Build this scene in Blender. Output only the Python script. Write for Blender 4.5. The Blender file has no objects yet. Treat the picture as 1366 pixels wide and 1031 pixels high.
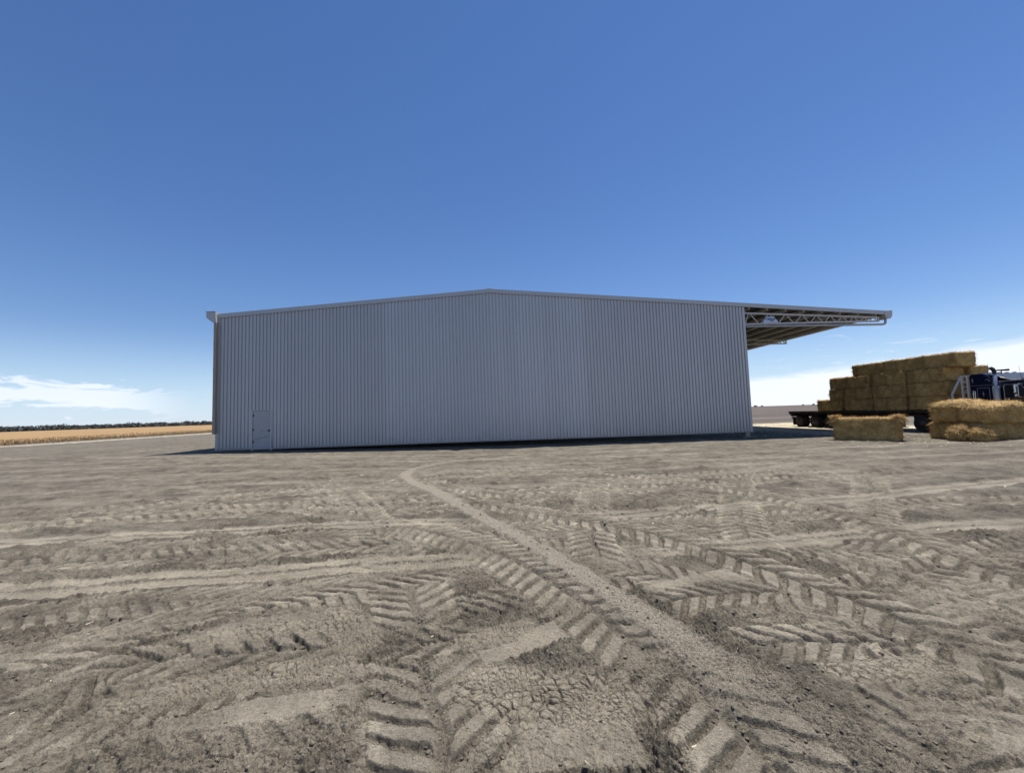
import bpy, bmesh, math, random
import numpy as np
from mathutils import Vector, Matrix, noise as mnoise

random.seed(7)
rng = np.random.default_rng(11)
scene = bpy.context.scene
col = scene.collection
R = math.radians
CAMH = 1.46

# ------------------------------------------------------------------ helpers
def obj(name, mesh, mat, parent=None, smooth=False):
    o = bpy.data.objects.new(name, mesh)
    col.objects.link(o)
    if mat is not None:
        mesh.materials.append(mat)
    if parent is not None:
        o.parent = parent
    if smooth:
        mesh.polygons.foreach_set('use_smooth', [True] * len(mesh.polygons))
    return o

def fin(bm, name, mat, parent=None, smooth=False):
    m = bpy.data.meshes.new(name)
    bmesh.ops.recalc_face_normals(bm, faces=bm.faces[:])
    bm.to_mesh(m); bm.free()
    return obj(name, m, mat, parent, smooth)

def tag(o, label, cat, group=None, kind=None):
    if label: o['label'] = label
    if cat: o['category'] = cat
    if group: o['group'] = group
    if kind: o['kind'] = kind
    return o

def empty(name, loc, label, cat, group=None):
    o = bpy.data.objects.new(name, None)
    col.objects.link(o)
    o.location = loc
    o.empty_display_size = .3
    return tag(o, label, cat, group)

def box(bm, x0, x1, y0, y1, z0, z1, bev=0.0):
    vs = [bm.verts.new((x, y, z)) for z in (z0, z1) for y in (y0, y1) for x in (x0, x1)]
    fs = [bm.faces.new([vs[i] for i in q]) for q in
          ((0, 2, 3, 1), (4, 5, 7, 6), (0, 1, 5, 4), (2, 6, 7, 3), (0, 4, 6, 2), (1, 3, 7, 5))]
    if bev > 0:
        es = list({e for f in fs for e in f.edges})
        bmesh.ops.bevel(bm, geom=es, offset=bev, segments=2, affect='EDGES', profile=.6)

def frame_of(d):
    d = Vector(d).normalized()
    a = Vector((0, 0, 1)) if abs(d.z) < .9 else Vector((1, 0, 0))
    u = d.cross(a).normalized(); v = u.cross(d).normalized()
    return d, u, v

def tube(bm, pts, r, seg=10, cap=True):
    pts = [Vector(p) for p in pts]
    rs = r if isinstance(r, (list, tuple)) else [r] * len(pts)
    rings = []
    pu = None
    for i, p in enumerate(pts):
        if i == 0: d = pts[1] - pts[0]
        elif i == len(pts) - 1: d = pts[-1] - pts[-2]
        else: d = (pts[i + 1] - p).normalized() + (p - pts[i - 1]).normalized()
        d, u, v = frame_of(d)
        if pu is not None:
            u = (pu - d * pu.dot(d)).normalized(); v = u.cross(d).normalized()
        pu = u
        rings.append([bm.verts.new(p + (u * math.cos(2 * math.pi * k / seg) + v * math.sin(2 * math.pi * k / seg)) * rs[i]) for k in range(seg)])
    for a, b in zip(rings, rings[1:]):
        for k in range(seg):
            bm.faces.new((a[k], a[(k + 1) % seg], b[(k + 1) % seg], b[k]))
    if cap:
        bm.faces.new(rings[0]); bm.faces.new(rings[-1])

def bar(bm, p0, p1, w, h):
    """rectangular bar between two points; w across (horizontal-ish), h the other way"""
    d, u, v = frame_of(Vector(p1) - Vector(p0))
    q = []
    for p in (Vector(p0), Vector(p1)):
        q.append([bm.verts.new(p + u * sx * w / 2 + v * sy * h / 2) for sx, sy in ((-1, -1), (1, -1), (1, 1), (-1, 1))])
    for k in range(4):
        bm.faces.new((q[0][k], q[0][(k + 1) % 4], q[1][(k + 1) % 4], q[1][k]))
    bm.faces.new(q[0][::-1]); bm.faces.new(q[1])

def prism(bm, prof, axis, a0, a1, bev=0.0):
    """prof: list of 2D points; axis 'x' -> (y,z), 'y' -> (x,z), 'z' -> (x,y)"""
    def P(p, a):
        return {'x': (a, p[0], p[1]), 'y': (p[0], a, p[1]), 'z': (p[0], p[1], a)}[axis]
    A = [bm.verts.new(P(p, a0)) for p in prof]; B = [bm.verts.new(P(p, a1)) for p in prof]
    n = len(prof)
    fs = [bm.faces.new(A), bm.faces.new(B[::-1])]
    for k in range(n):
        fs.append(bm.faces.new((A[k], B[k], B[(k + 1) % n], A[(k + 1) % n])))
    if bev > 0:
        es = list({e for f in fs for e in f.edges})
        bmesh.ops.bevel(bm, geom=es, offset=bev, segments=2, affect='EDGES', profile=.6)

def lathe(bm, prof, c, axis='x', seg=28, close=False):
    """prof: (along axis, radius)"""
    rings = []
    for a, r in prof:
        ring = []
        for k in range(seg):
            t = 2 * math.pi * k / seg
            if axis == 'x': p = (c[0] + a, c[1] + r * math.cos(t), c[2] + r * math.sin(t))
            elif axis == 'y': p = (c[0] + r * math.cos(t), c[1] + a, c[2] + r * math.sin(t))
            else: p = (c[0] + r * math.cos(t), c[1] + r * math.sin(t), c[2] + a)
            ring.append(bm.verts.new(p))
        rings.append(ring)
    prs = list(zip(rings, rings[1:]))
    if close: prs.append((rings[-1], rings[0]))
    for a, b in prs:
        for k in range(seg):
            bm.faces.new((a[k], a[(k + 1) % seg], b[(k + 1) % seg], b[k]))
    if not close:
        if prof[0][1] > 1e-4: bm.faces.new(rings[0])
        if prof[-1][1] > 1e-4: bm.faces.new(rings[-1])

def np_mesh(name, V, F, attrs=None, smooth=False):
    """V (n,3); F (m,k) of one size"""
    V = np.asarray(V, np.float32); F = np.asarray(F, np.int32)
    m = bpy.data.meshes.new(name)
    m.vertices.add(len(V)); m.vertices.foreach_set('co', V.ravel())
    k = F.shape[1]
    m.loops.add(F.size); m.loops.foreach_set('vertex_index', F.ravel())
    m.polygons.add(len(F))
    m.polygons.foreach_set('loop_start', np.arange(0, F.size, k, dtype=np.int32))
    m.polygons.foreach_set('loop_total', np.full(len(F), k, np.int32))
    if smooth: m.polygons.foreach_set('use_smooth', np.ones(len(F), bool))
    m.update(calc_edges=True)
    for nm, (typ, dat) in (attrs or {}).items():
        a = m.attributes.new(nm, typ, 'POINT')
        a.data.foreach_set('color' if typ == 'FLOAT_COLOR' else 'value', np.asarray(dat, np.float32).ravel())
    return m

# ------------------------------------------------------------------ materials
class NT:
    def __init__(self, name):
        self.m = bpy.data.materials.new(name); self.m.use_nodes = True
        self.t = self.m.node_tree; self.n = self.t.nodes; self.l = self.t.links
        self.b = self.n['Principled BSDF']
        self.b.inputs['Specular IOR Level'].default_value = .3
    def add(self, typ, ins=None, **kw):
        nd = self.n.new(typ)
        for k, v in kw.items(): setattr(nd, k, v)
        for k, v in (ins or {}).items():
            if hasattr(v, 'links') or isinstance(v, bpy.types.NodeSocket): self.l.new(v, nd.inputs[k])
            else: nd.inputs[k].default_value = v
        return nd
    def coord(self, which='Object'):
        return self.add('ShaderNodeTexCoord').outputs[which]
    def mapping(self, v, scale=(1, 1, 1), loc=(0, 0, 0)):
        return self.add('ShaderNodeMapping', {'Vector': v, 'Scale': scale, 'Location': loc}).outputs[0]
    def noise(self, v, scale, detail=4, rough=.55, dist=0):
        return self.add('ShaderNodeTexNoise', {'Vector': v, 'Scale': scale, 'Detail': detail, 'Roughness': rough, 'Distortion': dist}).outputs[0]
    def ramp(self, f, stops, interp='LINEAR'):
        r = self.add('ShaderNodeValToRGB', {'Fac': f}); r.color_ramp.interpolation = interp
        e = r.color_ramp.elements
        while len(e) < len(stops): e.new(.5)
        for el, (p, c) in zip(e, stops):
            el.position = p; el.color = (*c, 1) if len(c) == 3 else c
        return r.outputs[0]
    def mix(self, f, a, b, mode='MIX'):
        m = self.add('ShaderNodeMix', data_type='RGBA', blend_type=mode)
        for i, v in ((0, f), (6, a), (7, b)):
            if isinstance(v, bpy.types.NodeSocket): self.l.new(v, m.inputs[i])
            elif i == 0: m.inputs[0].default_value = v
            else: m.inputs[i].default_value = (*v, 1) if len(v) == 3 else v
        return m.outputs[2]
    def math(self, op, a, b=0.0, c=None, clamp=False):
        m = self.add('ShaderNodeMath', operation=op, use_clamp=clamp)
        for i, v in enumerate((a, b) if c is None else (a, b, c)):
            if isinstance(v, bpy.types.NodeSocket): self.l.new(v, m.inputs[i])
            else: m.inputs[i].default_value = v
        return m.outputs[0]
    def bump(self, h, strength, dist, normal=None):
        d = {'Height': h, 'Strength': strength, 'Distance': dist}
        if normal is not None: d['Normal'] = normal
        return self.add('ShaderNodeBump', d).outputs[0]
    def out(self, color=None, rough=None, normal=None, metal=None):
        for k, v in (('Base Color', color), ('Roughness', rough), ('Normal', normal), ('Metallic', metal)):
            if v is None: continue
            if isinstance(v, bpy.types.NodeSocket): self.l.new(v, self.b.inputs[k])
            elif k == 'Base Color': self.b.inputs[k].default_value = (*v, 1)
            else: self.b.inputs[k].default_value = v
        return self.m

def simple(name, c, rough=.6, metal=0.0, var=.12, scale=6.0, dirt=None):
    t = NT(name); co = t.coord()
    n = t.noise(co, scale, 6, .6)
    a = tuple(x * (1 - var) for x in c); b = tuple(min(1, x * (1 + var)) for x in c)
    colr = t.ramp(n, [(.3, a), (.7, b)])
    if dirt:
        n2 = t.noise(co, scale * .35, 5, .65)
        colr = t.mix(t.ramp(n2, [(.48, (0, 0, 0)), (.68, (.8, .8, .8))]), colr, dirt)
    rr = t.ramp(n, [(.3, (rough * .85,) * 3), (.7, (min(1, rough * 1.15),) * 3)])
    return t.out(colr, rr, t.bump(n, .05, .01), metal)

M = {}
M['chrome'] = simple('chrome', (.55, .56, .58), .22, .9, .06, 5)
M['alloy'] = simple('alloy', (.42, .42, .42), .4, .55, .08, 9)
M['blue_paint'] = simple('blue_paint', (.004, .008, .030), .28, 0, .15, 3)
M['blue_paint'].node_tree.nodes['Principled BSDF'].inputs['Coat Weight'].default_value = .5
M['black_rubber'] = simple('black_rubber', (.028, .026, .024), .85, 0, .3, 14, (.10, .085, .065))
M['dark_steel'] = simple('dark_steel', (.035, .028, .023), .7, .1, .35, 5, (.07, .045, .03))
M['rusty_rim'] = simple('rusty_rim', (.11, .085, .07), .7, .2, .3, 12)
M['black'] = simple('black', (.015, .015, .016), .5, 0, .2, 8)
M['glass'] = simple('dark_glass', (.012, .014, .018), .06, 0, .1, 2)
M['glass'].node_tree.nodes['Principled BSDF'].inputs['Specular IOR Level'].default_value = .6
M['roof_grey'] = simple('roof_grey', (.06, .068, .08), .35, .1, .12, 4)
M['red_lens'] = simple('red_lens', (.25, .012, .01), .25, 0, .1, 8)
M['clear_lens'] = simple('clear_lens', (.6, .6, .58), .15, 0, .05, 8)
M['galv'] = simple('galvanised_steel', (.40, .385, .35), .55, .25, .10, 4)
M['galv_chord'] = simple('galvanised_chord', (.46, .46, .45), .5, .25, .08, 4)
M['purlin'] = simple('purlin_steel', (.66, .64, .60), .55, .15, .08, 3)
M['sign'] = simple('sign_panel', (.52, .62, .80), .5, 0, .04, 4)
M['ink'] = simple('sign_lettering', (.02, .05, .14), .6, 0, .1, 6)
M['downpipe'] = simple('downpipe_grey', (.30, .265, .225), .6, .1, .1, 3)
M['gap_dark'] = simple('gap_dark_grey', (.06, .058, .056), .7, 0, .2, 2)
M['headboard'] = simple('silver_paint', (.50, .50, .475), .5, 0, .08, 5)
M['concrete'] = simple('concrete', (.20, .185, .165), .9, 0, .15, 8)
M['timber_deck'] = simple('timber_deck', (.09, .065, .045), .85, 0, .4, 9)

def clad_mat(name, base, tone=True):
    t = NT(name); co = t.coord()
    # one tone per roll-formed sheet (0.76 m cover) plus faint streaks running down the sheet
    sx = t.add('ShaderNodeSeparateXYZ', {'Vector': co})
    sheet = t.math('FLOOR', t.math('DIVIDE', sx.outputs[0], .762))
    wn = t.add('ShaderNodeTexWhiteNoise', {'W': sheet}, noise_dimensions='1D').outputs[0]
    streak = t.noise(t.mapping(co, (3.2, 3.2, .10)), 2.2, 6, .65)
    big = t.noise(co, .22, 3, .5)
    v = t.math('ADD', t.math('MULTIPLY', wn, .07), t.math('ADD', t.math('MULTIPLY', streak, .24), t.math('MULTIPLY', big, .18)))
    c = t.ramp(v, [(.08, tuple(x * .86 for x in base)), (.42, tuple(min(1, x * 1.12) for x in base))])
    mid = t.math('MULTIPLY', t.math('GREATER_THAN', sx.outputs[0], -5.9), t.math('LESS_THAN', sx.outputs[0], 5.45))
    c = t.mix(t.math('SUBTRACT', 1.0, mid), c, (.95, .94, .925), 'MULTIPLY')
    dust = t.math('MULTIPLY', t.ramp(t.math('DIVIDE', sx.outputs[2], 1.6, clamp=True), [(0, (.5,) * 3), (.25, (.18,) * 3), (1, (0,) * 3)]),
                  t.ramp(t.noise(co, 1.7, 5, .7), [(.35, (.2,) * 3), (.7, (1,) * 3)]))
    c = t.mix(dust, c, (.30, .26, .20))
    rr = t.ramp(streak, [(.3, (.36,) * 3), (.7, (.52,) * 3)])
    oil = t.noise(t.mapping(co, (1.2, 1.2, .5)), 1.3, 2, .5)
    return t.out(c, rr, t.bump(oil, .06, .05), .35)
M['clad'] = clad_mat('zinc_cladding', (.45, .475, .51))
M['trim'] = simple('zinc_trim', (.43, .445, .46), .45, .3, .06, 1.5)
M['door'] = simple('door_paint', (.36, .378, .405), .5, .1, .05, 2)

def straw_mat(name, a, b, c):
    t = NT(name); co = t.coord()
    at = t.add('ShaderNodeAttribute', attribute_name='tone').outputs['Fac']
    n1 = t.noise(t.mapping(co, (6, 6, 16)), 4.0, 6, .7, .4)
    n2 = t.noise(co, 2.3, 4, .6)
    n3 = t.noise(t.mapping(co, (40, 40, 90)), 1.2, 3, .6, .8)
    v = t.math('ADD', t.math('MULTIPLY', n1, .45), t.math('ADD', t.math('MULTIPLY', n2, .22), t.math('MULTIPLY', n3, .33)))
    colr = t.ramp(v, [(.38, a), (.5, b), (.61, c)])
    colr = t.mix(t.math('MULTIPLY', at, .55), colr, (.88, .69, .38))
    h = t.math('ADD', t.math('MULTIPLY', n1, .6), t.math('MULTIPLY', n3, .5))
    m = t.out(colr, .85, t.bump(h, .9, .045))
    return m
M['straw'] = straw_mat('hay', (.075, .041, .014), (.42, .255, .083), (.95, .70, .31))
M['litter'] = simple('straw_litter', (.72, .64, .46), .8, 0, .15, 3)

# ------------------------------------------------------------------ numpy noise
def _hash(ix, iy, s):
    h = (ix.astype(np.int64) * 374761393 + iy.astype(np.int64) * 668265263 + s * 1442695041) & 0xffffffff
    h = ((h ^ (h >> 13)) * 1274126177) & 0xffffffff
    h = ((h ^ (h >> 16)) * 2246822519) & 0xffffffff
    return ((h ^ (h >> 15)) & 0xffffff).astype(np.float32) / 16777216.0

def vnoise(x, y, s=0):
    fx = np.floor(x); fy = np.floor(y)
    ix = fx.astype(np.int64); iy = fy.astype(np.int64)
    u = (x - fx).astype(np.float32); v = (y - fy).astype(np.float32)
    def g(dx, dy):
        a = _hash(ix + dx, iy + dy, s) * (2 * np.pi)
        return np.cos(a) * (u - dx) + np.sin(a) * (v - dy)
    su = u * u * u * (u * (u * 6 - 15) + 10); sv = v * v * v * (v * (v * 6 - 15) + 10)
    a = g(0, 0); a += (g(1, 0) - a) * su
    b = g(0, 1); b += (g(1, 1) - b) * su
    return (a + (b - a) * sv) * 1.4

def sstep(a, b, x):
    t = np.clip((x - a) / (b - a), 0, 1)
    return t * t * (3 - 2 * t)

def voronoi(x, y, s):
    """F1, F2-F1 and a cell value"""
    ix = np.floor(x).astype(np.int64); iy = np.floor(y).astype(np.int64)
    f1 = np.full(x.shape, 9., np.float32); f2 = np.full(x.shape, 9., np.float32); cid = np.zeros(x.shape, np.float32)
    for dx in (-1, 0, 1):
        for dy in (-1, 0, 1):
            jx = ix + dx; jy = iy + dy
            hx = _hash(jx, jy, s); hy = _hash(jx, jy, s + 77)
            d = np.sqrt((jx + hx - x) ** 2 + (jy + hy - y) ** 2).astype(np.float32)
            c = d < f1
            f2 = np.where(c, f1, np.minimum(f2, d)); cid = np.where(c, hx, cid); f1 = np.where(c, d, f1)
    return f1, f2 - f1, cid

def spline(pts, n=14):
    P = np.array(pts, float)
    P = np.vstack([2 * P[0] - P[1], P, 2 * P[-1] - P[-2]])
    out = []
    for i in range(1, len(P) - 2):
        t = np.linspace(0, 1, n, endpoint=False)[:, None]
        p0, p1, p2, p3 = P[i - 1:i + 3]
        out.append(.5 * ((2 * p1) + (-p0 + p2) * t + (2 * p0 - 5 * p1 + 4 * p2 - p3) * t ** 2 + (-p0 + 3 * p1 - 3 * p2 + p3) * t ** 3))
    out.append(P[-2][None])
    return np.vstack(out)

def sd_to(line, x, y, reach):
    """indices near the line, arc length, signed distance, fraction along"""
    x0, y0 = line.min(0) - reach; x1, y1 = line.max(0) + reach
    idx = np.nonzero((x > x0) & (x < x1) & (y > y0) & (y < y1))[0]
    px = x[idx]; py = y[idx]
    best = np.full(len(idx), 1e9); S = np.zeros(len(idx)); D = np.zeros(len(idx))
    acc = 0.
    for a, b in zip(line, line[1:]):
        d = b - a; L = math.hypot(*d)
        if L < 1e-6: continue
        d = d / L
        rx = px - a[0]; ry = py - a[1]
        t = np.clip(rx * d[0] + ry * d[1], 0, L)
        q = (rx - d[0] * t) ** 2 + (ry - d[1] * t) ** 2
        c = q < best
        best[c] = q[c]; S[c] = acc + t[c]
        D[c] = (d[0] * ry - d[1] * rx)[c]
        acc += L
    k = best < reach * reach
    D = np.sign(D) * np.sqrt(best)
    return idx[k], S[k], D[k], S[k] / acc, acc

# ------------------------------------------------------------------ ground
# broad levels of the yard: a shallow hollow along the shed front, flat elsewhere
LX = [-200, -40, -15, -12, -6, 0, 16, 20.5, 23, 30, 60, 300]
LZ = [0, 0, -.035, -.10, -.22, -.30, -.33, -.30, -.19, -.18, -.12, 0]
def base_z(x, y):
    a = np.interp(x, LX, LZ)
    s = sstep(9, 17.5, y)
    z = -.15 * (1 - s) + a * s
    return z * (1 - sstep(45, 140, np.hypot(x, y)))

fine = np.arange(R(-61), R(66), .0017)
coarse = np.linspace(fine[-1], fine[0] + 2 * math.pi, 90)[1:-1]
az = np.concatenate([fine, coarse])
rr = [.3]
while rr[-1] < 6500:
    r = rr[-1]
    if r < 1.25: dr = .04
    else: dr = max(.0045, min(r * r / 1500., r * .12))
    rr.append(r + dr)
rr = np.array(rr)
NA, NR = len(az), len(rr)
A2, R2 = np.meshgrid(az, rr)
gx = (R2 * np.sin(A2)).ravel(); gy = (R2 * np.cos(A2)).ravel(); gr = R2.ravel()
drr = np.gradient(rr)
sp = np.repeat(drr, NA)                      # mesh spacing, limits the finest relief
spa = np.concatenate([np.full(len(fine), .0017), np.full(len(coarse), .05)])
sp = np.maximum(sp, np.tile(spa, NR) * gr)
act = np.nonzero((gr < 75) & (sp < .8))[0]
X = gx[act]; Y = gy[act]; SP = sp[act]; RD = gr[act]
n_ = len(X)

def oct_(lam, amp, seed, ridged=False, ax=1.0, ay=1.0):
    f = amp * sstep(1.2, 2.6, lam / SP)
    v = vnoise(X / lam * ax + 31.7 * seed, Y / lam * ay - 17.3 * seed, seed)
    if ridged: v = np.minimum(2.6 * np.abs(v), 1.1) - .5
    return v * f

und = (oct_(3.1, .030, 1) + oct_(1.3, .018, 2)) * (1 - .5 * sstep(9, 16, RD))
rough = np.zeros(n_); groove = np.zeros(n_); dust = np.zeros(n_); flat = np.zeros(n_); gravel = np.zeros(n_)
crackm = np.zeros(n_)
WX = X + .032 * vnoise(X / .35, Y / .35, 91) + .006 * vnoise(X / .07, Y / .07, 93)
WY = Y + .032 * vnoise(X / .35 + 9, Y / .35, 92) + .006 * vnoise(X / .07, Y / .07 + 5, 94)
patch = vnoise(X / .9, Y / .9, 40) + .5 * vnoise(X / .35, Y / .35, 41)
zbase = base_z(X, Y)

def lug_track(pts, w, pitch=.19, k=.9, depth=.03, strength=1., flip=1, smooth_in=.80, seed=0, fade=.12):
    global groove, flat, dust
    ln = spline(pts)
    i, s, d, fr, L = sd_to(ln, WX, WY, w * .75)
    h = w / 2
    u = d / h
    edge = 1 - sstep(.92, 1.06, np.abs(u))
    keep = np.clip(strength * (1.0 + .75 * vnoise(X[i] / .6, Y[i] / .6, 60 + seed)), 0, 1.15)
    ends = sstep(0, fade, fr) * sstep(0, fade, 1 - fr)
    ph = (s + flip * (np.abs(d)) * k) / pitch + np.where(d > 0, .5, 0)
    f = ph - np.floor(ph)
    tri = np.abs(f - .5) * 2 + .11 * vnoise(X[i] / .06, Y[i] / .06, 160 + seed)                       # 0 at the bar's middle
    lug = 1 - sstep(.50, .76, tri)
    inner = sstep(.02, .16, np.abs(u))             # the bars stop short of the centre line
    lug = lug * inner * edge
    res = sstep(1.0, 2.2, pitch / (SP[i] * 1.3))
    amt = keep * ends * res
    over = edge * ends * min(1, strength) * .9
    groove[i] *= 1 - over; flat[i] *= 1 - .8 * over; dust[i] *= 1 - .8 * over
    groove[i] += amt * (depth * (lug - .5) * edge) - .014 * edge * ends
    tip = sstep(.62, .8, np.abs(u)) * (1 - sstep(.95, 1.12, np.abs(u))) * (1 - sstep(.5, .7, tri))
    flat[i] = np.maximum(flat[i], smooth_in * edge * amt * (.72 + .28 * lug))
    dust[i] = np.maximum(dust[i], amt * np.maximum(.10 * edge + .36 * lug, .85 * tip))

def band(pts, w, d_amt=1.0, ridge=.014, two=True, depth=.014, fade=.05):
    global groove, flat, dust
    ln = spline(pts)
    i, s, d, fr, L = sd_to(ln, WX, WY, w)
    h = w / 2
    u = d / h
    e = (1 - sstep(.84, 1.05, np.abs(u))) * sstep(0, fade, fr) * sstep(0, fade, 1 - fr)
    brk = np.clip(.85 + .55 * vnoise(X[i] / .8, Y[i] / .8, 71), .75, 1)
    groove[i] *= 1 - .85 * e * brk
    groove[i] += -depth * e
    if two:
        c = np.exp(-(u / .16) ** 2)
        groove[i] += ridge * c * e
        groove[i] += .004 * np.sin(d * 95 + 2 * vnoise(X[i] / 1.3, Y[i] / 1.3, 72)) * e * sstep(1.5, 3, .066 / SP[i])
        e2 = e * (1 - .85 * c)
    else: e2 = e
    flat[i] = np.maximum(flat[i], .93 * e2 * brk)
    dust[i] = np.maximum(dust[i], d_amt * e2 * brk)

def drag(pts, w, freq=46., a=.011):
    global groove, flat, dust
    i, s_, d, fr, L = sd_to(spline(pts), WX, WY, w)
    e = (1 - sstep(.7, 1.1, np.abs(d) / (w / 2))) * sstep(0, .08, fr) * sstep(0, .08, 1 - fr)
    k_ = np.sin(d * freq + 2.5 * vnoise(s_ / .5, d / .1, 73)) * np.clip(.7 + .8 * vnoise(s_ / .35, d / .06, 74), 0, 1.2)
    groove[i] += a * k_ * e * sstep(1.5, 3, 6.28 / freq / SP[i]); flat[i] = np.maximum(flat[i], .75 * e); dust[i] = np.maximum(dust[i], e * (.35 + .35 * k_))
# more overlapping passes close to the front
for q, pp in enumerate([[(-3.6, 1.9), (-2.6, 2.45), (-1.5, 2.9), (-.2, 3.6), (1.4, 4.3)], [(-1.1, 1.5), (-.9, 2.1), (-1.3, 3.0), (-2.2, 4.2), (-3.8, 5.8)], [(-.9, 3.35), (.1, 3.55), (.9, 3.9), (2.0, 5.2), (2.6, 6.6)],
                        [(2.6, 1.6), (2.7, 2.4), (2.2, 3.3), (1.2, 4.4), (-.2, 5.6), (-2.4, 6.4)], [(4.6, 2.6), (3.9, 3.4), (3.6, 4.6), (3.9, 6.0)], [(-5.5, 3.6), (-4.0, 3.9), (-2.2, 4.05), (-.6, 4.0)],
                        [(6.5, 4.0), (5.2, 4.1), (3.8, 4.5), (2.2, 5.6), (.8, 7.2)], [(-6.5, 5.9), (-4.4, 5.75), (-2.4, 5.9), (-.3, 6.05), (2.2, 5.9), (6, 5.9)]]):
    lug_track(pp, .56, .165, .8, .030, .72, (1, -1)[q % 2], seed=80 + q, fade=.1)
# older, half-worn prints of passes made across the yard
rt = random.Random(5)
for q in range(15):
    y0_ = 6.9 + q * .62 + rt.uniform(-.3, .3); x0_ = rt.uniform(-16, 2) ; L_ = rt.uniform(7, 16); sl_ = rt.uniform(-.10, .16)
    lug_track([(x0_ + L_ * t_, y0_ + sl_ * L_ * t_ + .5 * math.sin(3 * t_ + q)) for t_ in (0, .25, .5, .75, 1)], .55, .23, .8, .045, rt.uniform(.55, .9), rt.choice((-1, 1)), seed=40 + q)
for q in range(5):
    x0_ = rt.uniform(-9, 12); y0_ = rt.uniform(6.5, 9)
    lug_track([(x0_, y0_), (x0_ + rt.uniform(-1, 1), y0_ + 2), (x0_ + rt.uniform(-2, 2), y0_ + 4.5), (x0_ + rt.uniform(-3, 3), y0_ + 7)], .6, .23, .75, .045, .75, rt.choice((-1, 1)), seed=60 + q)
# two passes of a tractor along the shed (smooth wheel ruts), with older lug prints beside them
band([(-.38, 2.80), (.07, 2.99), (.79, 3.28)], .27, .75, two=False, depth=.0)
band([(-2.2, 2.1), (-1.68, 2.37), (-1.14, 2.48), (-.79, 2.55)], .30, .7, two=False, depth=.004)
band([(1.30, 3.62), (1.83, 3.79), (2.50, 3.95)], .36, .8, two=False, depth=.0)
band([(-.3, 2.08), (.34, 2.12), (.7, 2.09)], .34, .75, two=False, depth=.0)
band([(2.01, 2.36), (2.22, 2.28), (2.34, 2.19)], .26, .7, two=False, depth=.0)
band([(-2.9, 2.9), (-2.45, 3.25), (-1.9, 3.52), (-1.2, 3.72)], .22, .55, two=False, depth=.002)
# far faint passes
for q, (pp, w_) in enumerate([([(-20, 8.6), (-6, 9.6), (3, 9.3), (16, 10.4)], .5), ([(-22, 10.2), (-6, 11.3), (4, 11.1), (20, 12.6)], .5),
                 ([(-20, 13.2), (-4, 14.0), (8, 13.2), (20, 14.6)], .55), ([(-24, 15.6), (-6, 16.4), (8, 15.6), (22, 16.6)], .6),
                 ([(-22, 18.0), (-8, 18.7), (10, 17.6)], .6), ([(-34, 23), (-22, 22.0), (-17, 20.5), (-6, 18.9)], .7),
                 ([(-40, 30), (-28, 28), (-20, 29)], .7), ([(4, 9.2), (9, 11.2), (15, 12.2), (20, 12)], .5)]):
    band(pp, w_, .28, two=False, depth=.008)
# lug prints
lug_track([(-.20, 1.5), (-.26, 1.97), (-.47, 2.69), (-.70, 3.61), (-1.0, 4.39), (-1.59, 5.79), (-2.92, 8.57), (-4.46, 11.35)], .72, .172, .70, .028, 1.0, -1, seed=1, fade=.02)
lug_track([(2.55, 3.85), (2.85, 4.36), (3.27, 5.36), (4.1, 6.82), (5.11, 8.46), (6.4, 10.5)], .62, .20, .75, .044, .95, 1, seed=5)
lug_track([(.95, 4.1), (1.12, 4.65), (1.29, 5.69), (1.79, 7.6), (2.4, 9.6)], .6, .20, .75, .042, .9, 1, seed=6)
lug_track([(4.4, 4.7), (4.97, 5.26), (6.07, 6.43), (7.15, 7.55), (8.6, 9.2)], .6, .20, .75, .04, .85, 1, seed=7)
lug_track([(1.28, 3.45), (1.93, 3.58), (2.6, 3.58), (2.95, 3.43)], .44, .17, 1.0, .045, .9, 1, seed=8)
lug_track([(1.55, 2.86), (2.2, 2.83), (2.62, 2.72), (2.85, 2.51), (3.1, 2.3)], .46, .18, .9, .042, .9, 1, seed=9)
lug_track([(2.1, 3.12), (2.5, 3.28), (3.2, 3.55), (4.4, 3.93), (6.2, 4.4)], .5, .19, .9, .042, .9, -1, seed=10)
lug_track([(-2.9, 2.2), (-2.77, 2.6), (-2.62, 3.0), (-1.95, 3.1), (-1.12, 3.11), (-.48, 3.12), (.2, 3.3)], .46, .20, 1.1, .038, .85, 1, seed=11)
lug_track([(-3.9, 2.9), (-3.52, 3.16), (-3.07, 3.38), (-2.62, 3.68), (-2.29, 3.94), (-1.11, 4.34), (-.2, 4.5)], .5, .22, 1.6, .036, .85, -1, seed=12)
lug_track([(-2.3, 2.05), (-1.6, 2.16), (-1.19, 2.2), (-.7, 2.3)], .4, .19, .9, .030, .75, 1, seed=13)
lug_track([(-12, 4.7), (-5.86, 5.21), (-3.93, 5.24), (-2.02, 5.38), (-.5, 5.5)], .52, .21, .8, .042, .9, 1, seed=14)
lug_track([(-16, 6.6), (-8.31, 7.25), (-5.51, 7.5), (-2.84, 7.9), (-1, 7.6)], .55, .22, .8, .045, .9, 1, seed=15)
lug_track([(-9.5, 7.3), (-6.86, 7.74), (-5.62, 9.37), (-4.41, 10.74), (-4.3, 13.6)], .55, .22, .7, .045, .9, -1, seed=16)
lug_track([(-12, 8.3), (-7.4, 8.6), (-4.2, 9.6), (-2.7, 10.6), (-1.2, 12.4)], .55, .22, .7, .045, .8, 1, seed=17)
lug_track([(-6.2, 8.0), (-4.2, 8.1), (-3.0, 7.4), (-2.0, 6.9)], .55, .22, .7, .045, .9, 1, seed=18)
lug_track([(-3.3, 10.0), (-1.6, 10.3), (-1.0, 9.3), (.6, 8.0)], .55, .22, .7, .045, .9, -1, seed=19)
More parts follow.
